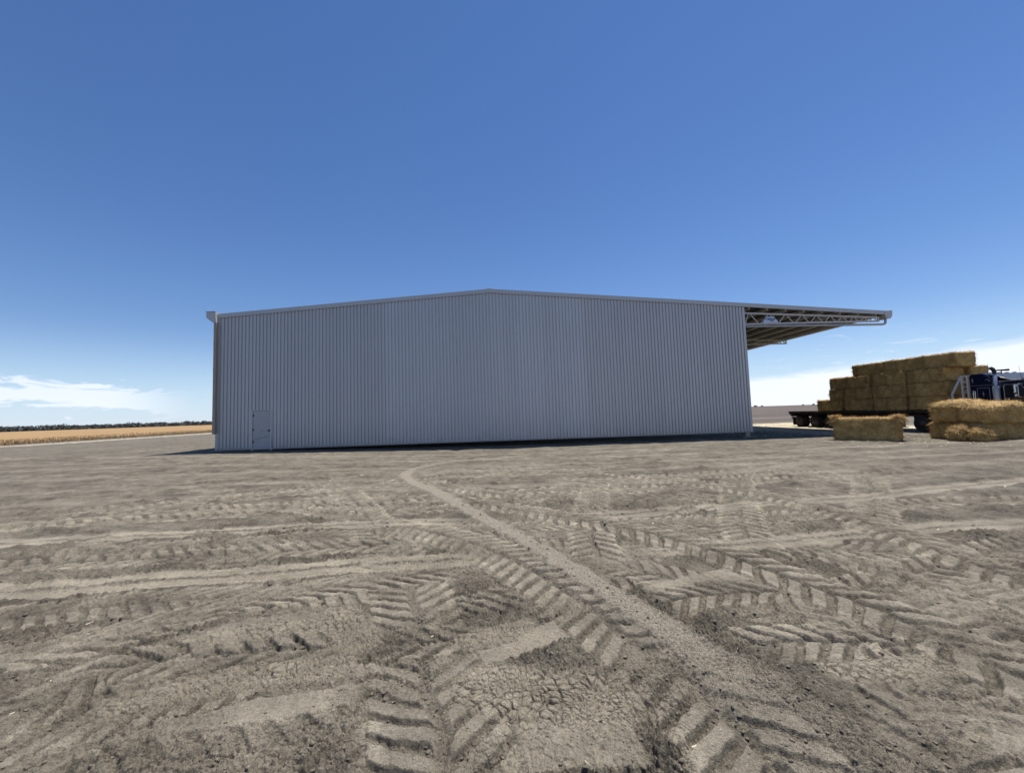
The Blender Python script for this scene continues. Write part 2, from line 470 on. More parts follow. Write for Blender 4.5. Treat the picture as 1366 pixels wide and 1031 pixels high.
lug_track([(1, 8.6), (3, 8.9), (6, 9.7), (9, 10.2), (14, 9.6)], .55, .22, .7, .045, .8, 1, seed=20)
lug_track([(5.5, 6.0), (7.2, 6.3), (9, 6.1), (12, 6.6)], .55, .22, .7, .045, .8, -1, seed=21)
lug_track([(3.3, 2.3), (3.6, 2.9), (3.75, 3.6), (3.7, 4.3)], .5, .20, .8, .04, .7, 1, seed=22)
lug_track([(1.9, 1.6), (2.05, 1.95), (2.3, 2.3), (2.75, 2.6)], .5, .20, .8, .04, .8, -1, seed=23)

drag([(-2.35, 2.05), (-2.25, 2.45), (-2.2, 2.75), (-2.05, 3.2), (-1.65, 3.68)], .42)
drag([(-3.9, 3.05), (-3.45, 3.2), (-3.0, 3.4), (-2.55, 3.7), (-2.1, 4.1), (-1.2, 4.4)], .38, 52., .012)
drag([(1.9, 2.25), (2.4, 2.05), (2.9, 1.9)], .5, 40., .012)
drag([(2.2, 3.0), (2.9, 3.1), (3.6, 3.3), (4.6, 3.5)], .45, 44., .012)
lug_track([(-1.9, 6.3), (-1.35, 6.2), (-.63, 5.64), (-.03, 4.95), (.35, 4.31), (.64, 3.74), (.9, 3.07), (1.09, 2.61), (1.19, 2.21), (1.24, 1.6)], .74, .185, .55,  .038, 1., -1, seed=2, fade=.03)
band([(-16, 3.9), (-5.0, 4.45), (-3.96, 4.5), (-3.27, 4.56), (-2.32, 4.67), (-1.54, 4.74), (.23, 4.78)], .50)
band([(1.33, 4.67), (2.99, 4.8), (4.52, 4.96), (5.69, 5.03), (6.81, 5.06), (8.24, 5.08), (18, 5.3)], .42, .75)
band([(-18, 5.7), (-7.05, 6.25), (-5.15, 6.42), (-3.55, 6.48), (-2.11, 6.54), (-.26, 6.49)], .46)
band([(.33, 6.48), (1.62, 6.43), (2.85, 6.51), (4.24, 6.73), (6.21, 6.89), (10.4, 7.64), (18, 9.)], .44, .75)
lug_track([(-.59, 7.88), (.48, 6.95), (1.3, 6.08), (1.88, 5.48), (2.3, 4.88), (2.58, 4.18), (2.79, 3.63), (2.94, 3.21), (3.01, 2.82), (3.0, 2.48), (3.02, 2.0)], .62, .21, .7, .048, 1., -1, seed=3, fade=.03)
lug_track([(2.6, 11.5), (3.8, 9.6), (4.53, 8.15), (4.96, 7.02), (5.04, 6.0), (4.95, 5.19), (4.8, 4.58), (4.69, 4.04), (4.62, 3.0)], .6, .21, .7, .046, .95, -1, seed=4, fade=.03)

# clods and broken crust: everywhere that is not rolled smooth
amp = np.clip(.68 + .85 * patch, .22, 1.6) * (1 - .86 * flat)
nf_ = 1 - sstep(3.5, 8, RD)
rel = (oct_(.34, .020, 3) + oct_(.17, .024, 4) * (1 - .4 * nf_) + oct_(.085, .026, 5, True) * (1 - .45 * nf_) + oct_(.05, .020, 10, True) * (1 - .3 * nf_) + oct_(.033, .019, 6) + oct_(.019, .014, 7) + oct_(.012, .010, 8))
rel += oct_(.7, .012, 9) + oct_(.45, .035, 12, True, .55, 1.4) * sstep(4, 12, RD) + oct_(.9, .030, 13, True, .5, 1.3) * sstep(8, 18, RD) + (oct_(2.0, .085, 14, True, .4, 1.0) + oct_(3.4, .10, 15, True, .35, 1.0)) * sstep(16, 28, RD) * sstep(-17.5, -21, X)
fargain = (1 + .9 * sstep(4, 9, RD)) * (1 - .35 * sstep(10, 16, RD))
rough = rel * amp * fargain
# mud cracks, worst in the dry untouched patches near the front
near = np.nonzero((RD < 9) & (SP < .05))[0]
cw = np.clip(.72 + .8 * vnoise(X[near] / .8, Y[near] / .8, 50) + .4 * patch[near], 0, 1)
for pts, w in (([(-.05, 2.60), (.25, 2.47), (.58, 2.42)], .5), ([(-2.23, 2.65), (-1.75, 2.78), (-1.08, 2.87)], .34), ([(-2.17, 3.35), (-1.69, 3.41), (-1.17, 3.41)], .3),
               ([(-1.03, 3.18), (-1.34, 3.55)], .4), ([(-.26, 3.12), (.2, 3.26)], .22), ([(2.07, 2.51), (2.68, 2.49)], .25)):
    i, s, d, fr, L = sd_to(spline(pts), WX[near], WY[near], w * .7)
    e = 1 - sstep(.30 * w, .62 * w, np.abs(d))
    cw[i] = np.maximum(cw[i], e)
    groove[near[i]] *= (1 - .8 * e); flat[near[i]] *= (1 - .9 * e); rough[near[i]] *= (1 - .8 * e); dust[near[i]] = np.maximum(dust[near[i]], .8 * e)
cw *= (1 - flat[near])
cx = X[near] + .010 * vnoise(X[near] / .05, Y[near] / .07, 55) + .05 * vnoise(X[near] / .3, Y[near] / .3, 57)
cy = Y[near] + .010 * vnoise(X[near] / .05, Y[near] / .07 + 7, 56) + .05 * vnoise(X[near] / .3, Y[near] / .3, 58)
sel = sstep(-.15, .15, vnoise(X[near] / .5, Y[near] / .5, 59))
f1, ed, cid = voronoi(cx / .060, cy / .060, 5)
f1b, edb, cidb = voronoi(cx / .036 + 4.4, cy / .036, 9)
f1c, edc, cidc = voronoi(cx / .19 + 2.2, cy / .19, 13)
rs = lambda lam: sstep(1.0, 2.2, lam / SP[near])
crack = (-.030 * (1 - sstep(.07, .19, ed)) + (cid - .5) * .006) * cw * (.25 + .75 * sel) * rs(.03)
crack += (-.016 * (1 - sstep(.08, .22, edb)) + (cidb - .5) * .004) * cw * (1 - .7 * sel) * rs(.018)
crack += -.016 * (1 - sstep(.02, .07, edc)) * sstep(.0, .3, vnoise(X[near] / .6, Y[near] / .6, 88)) * cw * rs(.03)
rough[near] += crack

# fine gravel strip (a back-filled trench) running from the shed to the foreground
ln = spline([(1.2, 17.0), (-.6, 16.4), (-1.70, 15.65), (-2.54, 14.06), (-2.64, 12.29), (-2.13, 10.53), (-1.29, 8.86), (-.27, 6.72), (.5, 4.92), (.93, 3.82), (1.21, 3.13), (1.38, 2.62), (1.52, 2.16), (1.65, 1.4)])
i, s, d, fr, L = sd_to(ln, WX, WY, 1.0)
hw = np.interp(Y[i], [1.5, 2.2, 3.0, 4.5, 9, 20], [.36, .30, .18, .155, .19, .2])
u = d / hw * (1 + .35 * vnoise(X[i] / .22, Y[i] / .22, 84) + .25 * vnoise(X[i] / .07, Y[i] / .07, 85))
core = (1 - sstep(.55, 1.15, np.abs(u))) * np.interp(Y[i], [1.5, 2.2, 3.2, 12, 15], [.25, .5, 1, 1, .5])
side = (1 - sstep(.9, 2.1, np.abs(u - .55)))
spread = np.clip(side * (.55 + .8 * vnoise(X[i] / .2, Y[i] / .2, 81)), 0, .75) * np.interp(Y[i], [2, 9], [1, .4])
g = np.maximum(core, spread)
groove[i] *= 1 - .92 * core; rough[i] *= 1 - .75 * core
groove[i] += .026 * core
peb = (vnoise(X[i] / .016, Y[i] / .016, 82) * .0055 * sstep(1.0, 2.0, .016 / SP[i]) + vnoise(X[i] / .03, Y[i] / .03, 83) * .006 * sstep(1.2, 2.4, .03 / SP[i]))
rough[i] += peb * g
gravel[i] = core
dust[i] *= (1 - core) * (1 - .8 * spread)
flat[i] = np.maximum(flat[i], .6 * core)

zz = np.zeros(len(gx))
zz[:] = base_z(gx, gy)
fadeout = 1 - sstep(45, 75, RD)
shedfade = 1 - .6 * ((X > -15.5) & (X < 15.2) & (Y > 22.3))
zz[act] += (und + groove + rough) * fadeout * shedfade
far = np.nonzero(gr >= 60)[0]
zz[far] += .12 * vnoise(gx[far] / 60, gy[far] / 60, 33) * sstep(60, 130, gr[far]) - .06
zone = np.zeros((len(gx), 4), np.float32)
zone[act, 0] = np.clip(dust, 0, 1) * fadeout
zone[act, 1] = np.clip(gravel, 0, 1)
wob = vnoise(gx / 2.2, gy / 2.2, 34) * .6
pad = sstep(22.3, 23.0, gy + wob * .4) * (1 - sstep(36.8, 37.6, gy + wob * .5)) * sstep(17.8, 20.2, gx + wob) * (1 - sstep(27.5, 29, gx + wob))
zone[:, 2] = pad
brown = sstep(39, 42, gy + wob) * sstep(-4, 4, gx)
brown = np.maximum(brown, sstep(95, 140, gr))
zone[:, 3] = brown
V = np.stack([gx, gy, zz], 1)
V = np.vstack([V, [[0, 0, -.15]]]); zone = np.vstack([zone, [[0, 0, 0, 0]]])
I = np.arange(NA * NR).reshape(NR, NA)
a = I[:-1]; b = I[1:]
F = np.stack([a, np.roll(a, -1, 1), np.roll(b, -1, 1), b], -1).reshape(-1, 4)[:, ::-1]
c0 = len(V) - 1
Fc = np.stack([np.full(NA, c0), np.roll(I[0], -1), I[0], np.full(NA, c0)], 1)
# centre fan as degenerate-free quads: pair neighbouring rim vertices
rim = I[0]; k = NA // 2 * 2
Fc = np.stack([np.full(k // 2, c0), np.roll(rim, -2)[:k:2], np.roll(rim, -1)[:k:2], rim[:k:2]], 1)
gm = np_mesh('ground', V, np.vstack([F, Fc]), {'zone': ('FLOAT_COLOR', zone)}, smooth=True)
Zgrid = zz.reshape(NR, NA)

def gz(x, y):
    """height of the finished ground at a point"""
    r = math.hypot(x, y); t = math.atan2(x, y)
    if not (fine[0] <= t <= fine[-1]): return float(base_z(np.array([x]), np.array([y]))[0])
    i = min(NR - 2, max(0, int(np.searchsorted(rr, r)) - 1)); j = min(len(fine) - 2, int((t - fine[0]) / .0017))
    f = (r - rr[i]) / (rr[i + 1] - rr[i])
    return float((Zgrid[i, j] + Zgrid[i, j + 1]) / 2 * (1 - f) + (Zgrid[i + 1, j] + Zgrid[i + 1, j + 1]) / 2 * f)

def ground_mat():
    t = NT('bare_soil'); co = t.coord()
    z = t.add('ShaderNodeAttribute', attribute_name='zone')
    s = t.add('ShaderNodeSeparateColor', {'Color': z.outputs['Color']})
    du, gv, pd = s.outputs[0], s.outputs[1], s.outputs[2]; br = z.outputs['Alpha']
    n1 = t.noise(co, 1.5, 8, .72); n2 = t.noise(co, 5, 6, .7); n3 = t.noise(co, 42, 5, .75); n4 = t.noise(co, 160, 3, .7)
    n0 = t.noise(t.mapping(co, (.7, 1.3, 1)), .22, 7, .68)
    v = t.math('ADD', t.math('ADD', t.math('ADD', t.math('MULTIPLY', n1, .26), t.math('MULTIPLY', n0, .09)), t.math('MULTIPLY', n2, .16)), t.math('ADD', t.math('MULTIPLY', n3, .25), t.math('MULTIPLY', n4, .24)))
    ns = t.noise(t.mapping(co, (.30, 1.7, 1)), 1.0, 8, .72)
    v = t.math('ADD', t.math('MULTIPLY', v, .86), t.math('MULTIPLY', ns, .14))
    soil = t.ramp(v, [(.425, (.040, .0345, .0265)), (.5, (.130, .113, .086)), (.575, (.27, .237, .182))])
    dustc = t.ramp(v, [(.41, (.185, .161, .122)), (.5, (.315, .275, .208)), (.60, (.50, .445, .345))])
    c = t.mix(du, soil, dustc)
    gr_ = t.ramp(t.math('ADD', t.math('MULTIPLY', n3, .35), t.math('MULTIPLY', n4, .65)), [(.41, (.10, .087, .067)), (.5, (.255, .223, .173)), (.58, (.41, .363, .285))])
    c = t.mix(t.math('MULTIPLY', gv, .9), c, gr_)
    pn = t.noise(t.mapping(co, (1, 1, 1)), 2.5, 6, .7)
    padc = t.ramp(pn, [(.35, (.30, .245, .155)), (.5, (.52, .45, .32)), (.65, (.66, .60, .46))])
    c = t.mix(t.math('MULTIPLY', pd, .92), c, padc)
    bn = t.noise(t.mapping(co, (.02, .10, 1)), 1.0, 6, .65)
    bf = t.ramp(bn, [(.38, (.070, .056, .046)), (.55, (.108, .088, .073)), (.68, (.17, .142, .115))])
    c = t.mix(br, c, bf)
    h = t.math('ADD', t.math('MULTIPLY', n3, .6), t.math('MULTIPLY', n4, .4))
    nr = t.bump(h, 1.0, .020)
    bigb = t.noise(co, 6, 5, .7)
    nr = t.bump(bigb, .8, .05, nr)
    nr = t.bump(t.noise(co, 1.3, 9, .75), .6, .14, nr)
    return t.out(c, .95, nr)
M['soil'] = ground_mat()
g = obj('ground', gm, M['soil']); g['kind'] = 'structure'

# stubble paddock to the left and the pale vehicle track along its edge
def sheet(name, x0, x1, y0, y1, nx, ny, z, mat, jx=0):
    xs = np.linspace(x0, x1, nx); ys = np.concatenate([np.linspace(y0, 160, ny // 2, endpoint=False), np.geomspace(160, y1, ny - ny // 2)])
    a_, b_ = np.meshgrid(xs, ys)
    off = jx * vnoise(b_ / 9, b_ * 0 + .5, 66)
    px, py = (a_ + off).ravel(), b_.ravel()
    d_ = np.hypot(px, py)
    pz = base_z(px, py) + z + .14 * sstep(60, 130, d_)
    pz = np.where((a_.ravel() <= x0 + 1e-6) | (a_.ravel() >= x1 - 1e-6), pz - 1.0, pz)
    I_ = np.arange(nx * ny).reshape(ny, nx)
    F_ = np.stack([I_[:-1, :-1], I_[:-1, 1:], I_[1:, 1:], I_[1:, :-1]], -1).reshape(-1, 4)
    return obj(name, np_mesh(name, np.stack([px, py, pz], 1), F_, smooth=True), mat)
t = NT('stubble'); co = t.coord()
n1 = t.noise(t.mapping(co, (.6, .05, 1)), 1.2, 6, .65); n2 = t.noise(co, 1.4, 6, .75)
v = t.math('ADD', t.math('MULTIPLY', n1, .5), t.math('MULTIPLY', n2, .5))
M['stubble'] = t.out(t.ramp(v, [(.36, (.16, .09, .036)), (.5, (.30, .19, .084)), (.62, (.39, .27, .135))]), .9, t.bump(n2, .8, .1))
t = NT('field_track'); co = t.coord()
n2 = t.noise(co, 1.2, 6, .7)
M['ftrack'] = t.out(t.ramp(n2, [(.36, (.21, .186, .148)), (.62, (.35, .32, .26))]), .95, t.bump(n2, .5, .05))
o = sheet('stubble_field', -1100, -45.5, 8, 1200, 60, 90, .03, M['stubble'], .7); o['kind'] = 'structure'
o = sheet('track', -46.2, -43.2, 8, 900, 14, 160, .015, M['ftrack'], .5); o['kind'] = 'structure'

# standing stubble along the near edge of the paddock
def blades(n, fx, hl, wd, lean, name, mat, zf, label, cat=None):
    P = np.array([fx() for _ in range(n)])
    hh = rng.uniform(*hl, n); an = rng.uniform(0, 2 * np.pi, n); ln_ = rng.uniform(0, lean, n); la = rng.uniform(0, 2 * np.pi, n)
    z0 = np.array([zf(*p) for p in P])
    base = np.stack([P[:, 0], P[:, 1], z0], 1)
    side = np.stack([np.cos(an), np.sin(an), np.zeros(n)], 1) * (wd / 2)
    top = base + np.stack([np.cos(la) * np.sin(ln_), np.sin(la) * np.sin(ln_), np.cos(ln_)], 1) * hh[:, None]
    V_ = np.stack([base - side, base + side, top + side * .5, top - side * .5], 1).reshape(-1, 3)
    F_ = np.arange(4 * n).reshape(-1, 4)
    ob = obj(name, np_mesh(name, V_, F_), mat)
    tag(ob, label, cat, kind='stuff')
    return ob
def fst():
    y = 22 + 80 * random.random() ** 1.6
    return (-45.4 - 26 * random.random() ** 1.8 + .7 * random.random(), y)
blades(15000, fst, (.08, .24), .05, .5, 'stubble', M['stubble'], lambda x, y: .06, 'golden cut stubble standing along the near edge of the paddock', 'stubble')

# ------------------------------------------------------------------ straw litter and clods
V_ = []; F_ = []
def flake(x, y, ln_, w, lift):
    a_ = random.uniform(0, math.pi); z = gz(x, y) + lift
    dx, dy = math.cos(a_) * ln_ / 2, math.sin(a_) * ln_ / 2; sx, sy = -math.sin(a_) * w / 2, math.cos(a_) * w / 2
    tz = random.uniform(-.25, .25) * ln_
    k_ = len(V_)
    V_.extend([(x - dx - sx, y - dy - sy, z), (x + dx - sx, y + dy - sy, z + tz * .5 + .004), (x + dx + sx, y + dy + sy, z + tz * .5 + .006), (x - dx + sx, y - dy + sy, z + .003)])
    F_.append((k_, k_ + 1, k_ + 2, k_ + 3))
for _ in range(45):
    d_ = 1.7 + 9 * random.random() ** 1.5; a_ = R(random.uniform(-52, 56))
    flake(d_ * math.sin(a_), d_ * math.cos(a_), random.uniform(.012, .05), random.uniform(.002, .005), .006)
for _ in range(90):
    d_ = 6 + 15 * random.random(); a_ = R(random.uniform(-20, 57))
    flake(d_ * math.sin(a_), d_ * math.cos(a_), random.uniform(.03, .10), random.uniform(.006, .018), .01)
for _ in range(700):
    x = random.gauss(19.5, 2.0); y = random.gauss(18.0, 1.6)
    flake(x, y, random.uniform(.04, .16), random.uniform(.008, .018), .01)
for _ in range(2600):
    flake(random.uniform(15.2, 28), random.uniform(23.2, 37), random.uniform(.1, .35), random.uniform(.02, .05), .015)
lit = obj('straw_litter', np_mesh('straw_litter', V_, F_), M['litter'])
tag(lit, 'pale straw flecks scattered loosely over the bare yard', 'straw', kind='stuff')

ico = bmesh.new(); bmesh.ops.create_icosphere(ico, subdivisions=1, radius=1)
iv = np.array([v.co[:] for v in ico.verts]); ifc = np.array([[v.index for v in f.verts] for f in ico.faces]); ico.free()
CV = []; CF = []; k_ = 0
for _ in range(9000):
    d_ = 1.55 + 6.5 * random.random() ** 1.7; a_ = R(random.uniform(-54, 58))
    x, y = d_ * math.sin(a_), d_ * math.cos(a_)
    i = int(np.searchsorted(rr, d_)); j = int((a_ - fine[0]) / .0017)
    dz = zone[i * NA + j]
    if dz[0] > .25 and random.random() < .93: continue
    s_ = random.choice((.003, .004, .005, .006, .008)) * (1 + .14 * d_)
    if random.random() < .02: s_ *= 1.4
    q = iv * (s_ * np.array([random.uniform(.7, 1.4), random.uniform(.7, 1.4), random.uniform(.4, .8)])) * (1 + .8 * (rng.random((len(iv), 1)) - .5))
    CV.append(q + np.array([x, y, gz(x, y) + s_ * .25])); CF.append(ifc + k_); k_ += len(iv)
cl = obj('soil_clods', np_mesh('soil_clods', np.vstack(CV), np.vstack(CF), {'zone': ('FLOAT_COLOR', np.tile([.5, 0, 0, 0], (k_, 1)))}), M['soil'])
tag(cl, 'small dry clods of soil lying on the churned yard', 'clods', kind='stuff')

# ------------------------------------------------------------------ the shed
D = 22.95; LEN = 23.3; XL, XR, XM, XT = -15.08, 14.89, -.05, 23.9
SL = .0767; SL2 = .0742
EZ = 7.5; RZ = EZ + SL * (XM - XL)
def roof_z(x): return RZ - SL * (XM - x) if x < XM else RZ - SL2 * (x - XM)
shed = empty('hay_shed', (XM, D + LEN / 2, 0), 'long grey corrugated steel hay shed with a cantilevered awning on its right side', 'shed')
shed_inv = Matrix.Translation(-Vector(shed.location))
def spart(bm, name, mat, parent=None, smooth=False):
    for v in bm.verts: v.co = shed_inv @ v.co
    return fin(bm, name, mat, parent or shed, smooth)

def clad_wall(a0, a1, ztop, zbot, place, nz=1):
    """trapezoid-ribbed sheet from a0 to a1; place(a, depth, z) -> point"""
    bm = bmesh.new(); P = .19
    prof = [(0, -.010), (.013, .034), (.131, .034), (.144, -.010), (.186, -.012)]
    pts = []
    n = int((a1 - a0) / P) + 1
    for q in range(n):
        for (u, h) in prof:
            a_ = a0 + q * P + u
            if a_ < a1 - .002: pts.append((a_, h))
    pts.append((a1, 0))
    prev = None
    for (a_, h) in pts:
        zb, zt = zbot(a_), ztop(a_)
        cur = [bm.verts.new(place(a_, h, zb + (zt - zb) * k_ / nz)) for k_ in range(nz + 1)]
        if prev:
            for k_ in range(nz): bm.faces.new((prev[k_], cur[k_], cur[k_ + 1], prev[k_ + 1]))
        prev = cur
    return bm
DX0, DX1, DZ1 = -13.17, -12.15, 2.10
# the gable wall facing the camera, in three lengths so the doorway stays open
bm = clad_wall(XL + .03, XR - .13, lambda a_: roof_z(a_) - .22, lambda a_: (DZ1 if DX0 - .001 <= a_ <= DX1 + .001 else 0.0), lambda a_, h, z: (a_, D - h, z), 6)
spart(bm, 'end_wall', M['clad'])
bm = clad_wall(XL + .03, XR, lambda a_: roof_z(a_) - .2, lambda a_: 0., lambda a_, h, z: (a_, D + LEN + h, z))
spart(bm, 'rear_wall', M['clad'])
bm = clad_wall(D + .05, D + LEN - .05, lambda a_: EZ - .25, lambda a_: 0., lambda a_, h, z: (XL - h * .9, a_, z))
spart(bm, 'side_wall', M['clad'])
# roof sheets: ribs run down the slope
bm = bmesh.new()
for (xa, xb) in ((XL - .25, XM), (XM, XT - .12)):
    prev = None
    n = int((LEN + .1) / .19)
    for q in range(n):
        for (u, h) in ((0, 0), (.094, 0), (.108, .029), (.132, .029), (.146, 0)):
            yy = D - .04 + q * .19 + u
            if yy > D + LEN + .04: continue
            cur = [bm.verts.new((xx, yy, roof_z(xx) - .075 + h)) for xx in (xa, xb)]
            if prev: bm.faces.new((prev[0], prev[1], cur[1], cur[0]))
            prev = cur
spart(bm, 'roof', M['clad'])
# dark sheet added under the roof sheets to blacken the gaps between purlins
bm = bmesh.new()
for (xa, xb) in ((XL + .02, XM - .001), (XM + .001, XT - .40)):
    q = [bm.verts.new((xx, yy, roof_z(xx) - .083)) for xx, yy in ((xa, D + .15), (xb, D + .15), (xb, D + LEN - .03), (xa, D + LEN - .03))]
    bm.faces.new(q)
spart(bm, 'gap_dark_sheet', M['gap_dark'])
# barge capping following both slopes (two lengths meeting at the ridge)
for (xa, xb) in ((XL + .02, XM), (XM, XT - .20)):
    bm = bmesh.new()
    for (dy0, dy1, z0, z1) in ((-.075, -.055, -.235, 0), (-.055, .12, -.02, .004)):
        q = [[bm.verts.new((xx, D + yy, roof_z(xx) + zz_)) for (yy, zz_) in ((dy0, z0), (dy1, z0), (dy1, z1), (dy0, z1))] for xx in (xa, xb)]
        for k_ in range(4): bm.faces.new((q[0][k_], q[1][k_], q[1][(k_ + 1) % 4], q[0][(k_ + 1) % 4]))
        bm.faces.new(q[0][::-1]); bm.faces.new(q[1])
    # rolled lower lip
    bar(bm, (xa, D - .083, roof_z(xa) - .228), (xb, D - .083, roof_z(xb) - .228), .018, .018)
    spart(bm, 'barge_capping', M['trim'])
# ridge cap end
bm = bmesh.new(); prism(bm, [(XM - .22, RZ - .02), (XM, RZ + .012), (XM + .22, RZ - .02), (XM, RZ - .035)], 'y', D - .092, D + LEN + .06)
spart(bm, 'ridge_cap', M['trim'])
# corner flashings
bm = bmesh.new(); box(bm, XL - .02, XL + .075, D - .052, D + .09, 0, EZ - .26, .006); spart(bm, 'corner_flashing', M['trim'])
bm = bmesh.new(); box(bm, XR - .125, XR + .03, D - .05, D + .14, 0, roof_z(XR) - .24, .006); spart(bm, 'corner_flashing', M['trim'])
# box gutter along the left eave with its closed end, and the downpipe
gut = [(XL - .46, 7.585), (XL + .015, 7.575), (XL + .035, 7.25), (XL + .085, 6.965), (XL - .075, 6.955), (XL - .465, 7.26)]
bm = bmesh.new(); prism(bm, gut, 'y', D - .26, D + .40, .008)
box(bm, XL - .50, XL + .01, D - .275, D + .41, 7.588, 7.612)
spart(bm, 'rainhead', M['trim'])
bm = bmesh.new(); prism(bm, [(XL - .36, 7.56), (XL - .09, 7.56), (XL - .09, 7.30), (XL - .28, 7.30), (XL - .36, 7.40)], 'y', D + .402, D + LEN + .04, .006); spart(bm, 'gutter', M['trim'])
bm = bmesh.new(); box(bm, XL - .07, XL + .075, D - .235, D - .10, .90, 6.955, .012)
for z in (5.8, 4.35, 1.75): box(bm, XL - .081, XL + .086, D - .245, D - .09, z, z + .035); box(bm, XL - .05, XL - .021, D - .09, D + .05, z + .005, z + .03)
spart(bm, 'downpipe', M['downpipe'])
gut2 = [(XT - .42, roof_z(XT) + .01), (XT + .055, roof_z(XT) + .04), (XT + .05, roof_z(XT) - .25), (XT - .06, roof_z(XT) - .44), (XT - .32, roof_z(XT) - .44), (XT - .42, roof_z(XT) - .26)]
bm = bmesh.new(); prism(bm, gut2, 'y', D - .095, D + .45, .008)
spart(bm, 'rainhead', M['trim'])
bm = bmesh.new(); zt = roof_z(XT); prism(bm, [(XT - .26, zt - .02), (XT + .02, zt + .02), (XT + .02, zt - .12), (XT - .05, zt - .20), (XT - .26, zt - .20)], 'y', D + .452, D + LEN + .04, .006); spart(bm, 'gutter', M['trim'])
zt = roof_z(XT)
bm = bmesh.new()
tube(bm, [(XT - .27, D + .06, zt - .43), (XT - .27, D + .06, zt - .62), (XT - .31, D + .06, zt - .72), (XT - .42, D + .06, zt - .765), (XT - .7, D + .06, zt - .77), (XR + .05, D + .06, 6.16)], .065, 12)
spart(bm, 'downpipe', M['trim'], None, True)

# cantilever trusses at each bay
text_done = False
for q in range(4):
    yy = D + .09 + q * (LEN - .18) / 3
    zb0, zb1 = 6.30, 6.315
    bm = bmesh.new()
    ztop = lambda x: 6.95 - (x - 15.26) * .0525
    bar(bm, (XR + .02, yy, ztop(XR + .02)), (23.25, yy, ztop(23.25)), .09, .09)
    bar(bm, (XR + .02, yy, zb0), (23.25, yy, zb1), .09, .09)
    tops = [15.26, 16.47, 17.49, 18.49, 19.38, 20.23, 20.97, 21.68, 22.32, 22.90]
    bots = [14.93] + [(tops[k_] + tops[k_ + 1]) / 2 for k_ in range(9)] + [23.2]
    for k_, tx in enumerate(tops):
        for sx in (0, 1):
            bx = bots[k_ + sx] + (.06 if sx == 0 else -.06)
            tx2 = tx + (-.05 if sx == 0 else .05)
            bar(bm, (bx, yy, zb0 + .03), (tx2, yy, ztop(tx2) - .03), .045, .045)
    bar(bm, (23.21, yy, zb1), (23.21, yy, ztop(23.21)), .07, .07)
    spart(bm, 'truss', M['galv_chord'])
    bm = bmesh.new(); box(bm, XR - .28, XR - .02, yy + .06, yy + .32, -.55, roof_z(XR) - .35); spart(bm, 'column', M['galv'])
    bm = bmesh.new(); box(bm, XR - .55, XR + .15, yy - .12, yy + .55, -.6, -.245, .02); spart(bm, 'footing', M['concrete'])
    # main rafter inside
    bm = bmesh.new()
    if q > 0:
        for xa, xb in ((XL + .1, XM), (XM, XR - .3)): bar(bm, (xa, yy + .1, roof_z(xa) - .5), (xb, yy + .1, roof_z(xb) - .5), .16, .4)
        spart(bm, 'rafter', M['galv'])
    else: bm.free()
# roof purlins, lengthways under the sheets
for px_ in [XL + .4 + 1.45 * k_ for k_ in range(21)] + [15.35 + 1.12 * k_ for k_ in range(8)]:
    if XR - .6 < px_ < XR + .2: continue
    bm = bmesh.new(); zc = roof_z(px_) - .09
    prism(bm, [(px_ - .035, zc), (px_ + .035, zc), (px_ + .035, zc - .20), (px_ - .035, zc - .20)], 'y', D + .16, D + LEN - .05)
    spart(bm, 'purlin', M['purlin'])
bm = bmesh.new(); zc = roof_z(23.3) - .09
box(bm, 23.27, 23.34, D + .16, D + LEN - .05, zc - .20, zc); spart(bm, 'eave_beam', M['dark_steel'])
# sign between the two web members
yy = D + .03
bm = bmesh.new(); prism(bm, [(16.0, 6.335), (16.97, 6.335), (16.72, 6.70), (16.22, 6.70)], 'y', yy - .03, yy - .008, .003)
sign = spart(bm, 'sign', M['sign'])
def lettering(s, size, x, z, name, shear=.25, bold=0.0):
    cu = bpy.data.curves.new(name, 'FONT'); cu.body = s; cu.size = size; cu.shear = shear; cu.align_x = 'CENTER'; cu.offset = bold; cu.extrude = .002
    o_ = bpy.data.objects.new(name, cu); col.objects.link(o_)
    bpy.context.view_layer.update()
    m_ = bpy.data.meshes.new_from_object(o_.evaluated_get(bpy.context.evaluated_depsgraph_get()))
    bpy.data.objects.remove(o_); bpy.data.curves.remove(cu)
    m_.transform(Matrix.Translation(Vector((x, yy - .034, z)) - Vector(shed.location)) @ Matrix.Rotation(R(90), 4, 'X'))
    return obj(name, m_, M['ink'], sign)
lettering('Central', .20, 16.46, 6.515, 'lettering', .35, .006)
lettering('STEEL', .095, 16.57, 6.42, 'lettering', .0, .003)

# personnel door
fr_ = bmesh.new()
box(fr_, DX0 - .03, DX0 + .035, D - .055, D + .06, -.06, DZ1 + .04, .004)
box(fr_, DX1 - .035, DX1 + .035, D - .055, D + .06, -.06, DZ1 + .04, .004)
box(fr_, DX0 + .036, DX1 - .036, D - .045, D + .06, DZ1 - .005, DZ1 + .03, .003)
box(fr_, DX0 + .036, DX1 - .036, D - .045, D + .06, -.015, .02, .003)
dl = bmesh.new(); box(dl, DX0 + .045, DX1 - .045, D - .022, D + .02, .03, DZ1 - .018, .003)
door = spart(dl, 'door', M['door'])
spart(fr_, 'door_frame', M['trim'], door)
bm = bmesh.new(); bx = DX1 - .12
box(bm, bx - .02, bx + .045, D - .034, D - .0225, .95, 1.06, .003); tube(bm, [(bx, D - .03, 1.0), (bx, D - .075, 1.0), (bx - .10, D - .078, 1.0)], .013, 8)
spart(bm, 'handle', M['black'], door)
for z in (.35, 1.0, 1.78):
    bm = bmesh.new(); tube(bm, [(DX0 + .045, D - .03, z), (DX0 + .045, D - .03, z + .12)], .017, 8); box(bm, DX0 + .05, DX0 + .10, D - .026, D - .0226, z, z + .12); spart(bm, 'hinge', M['black'], door)
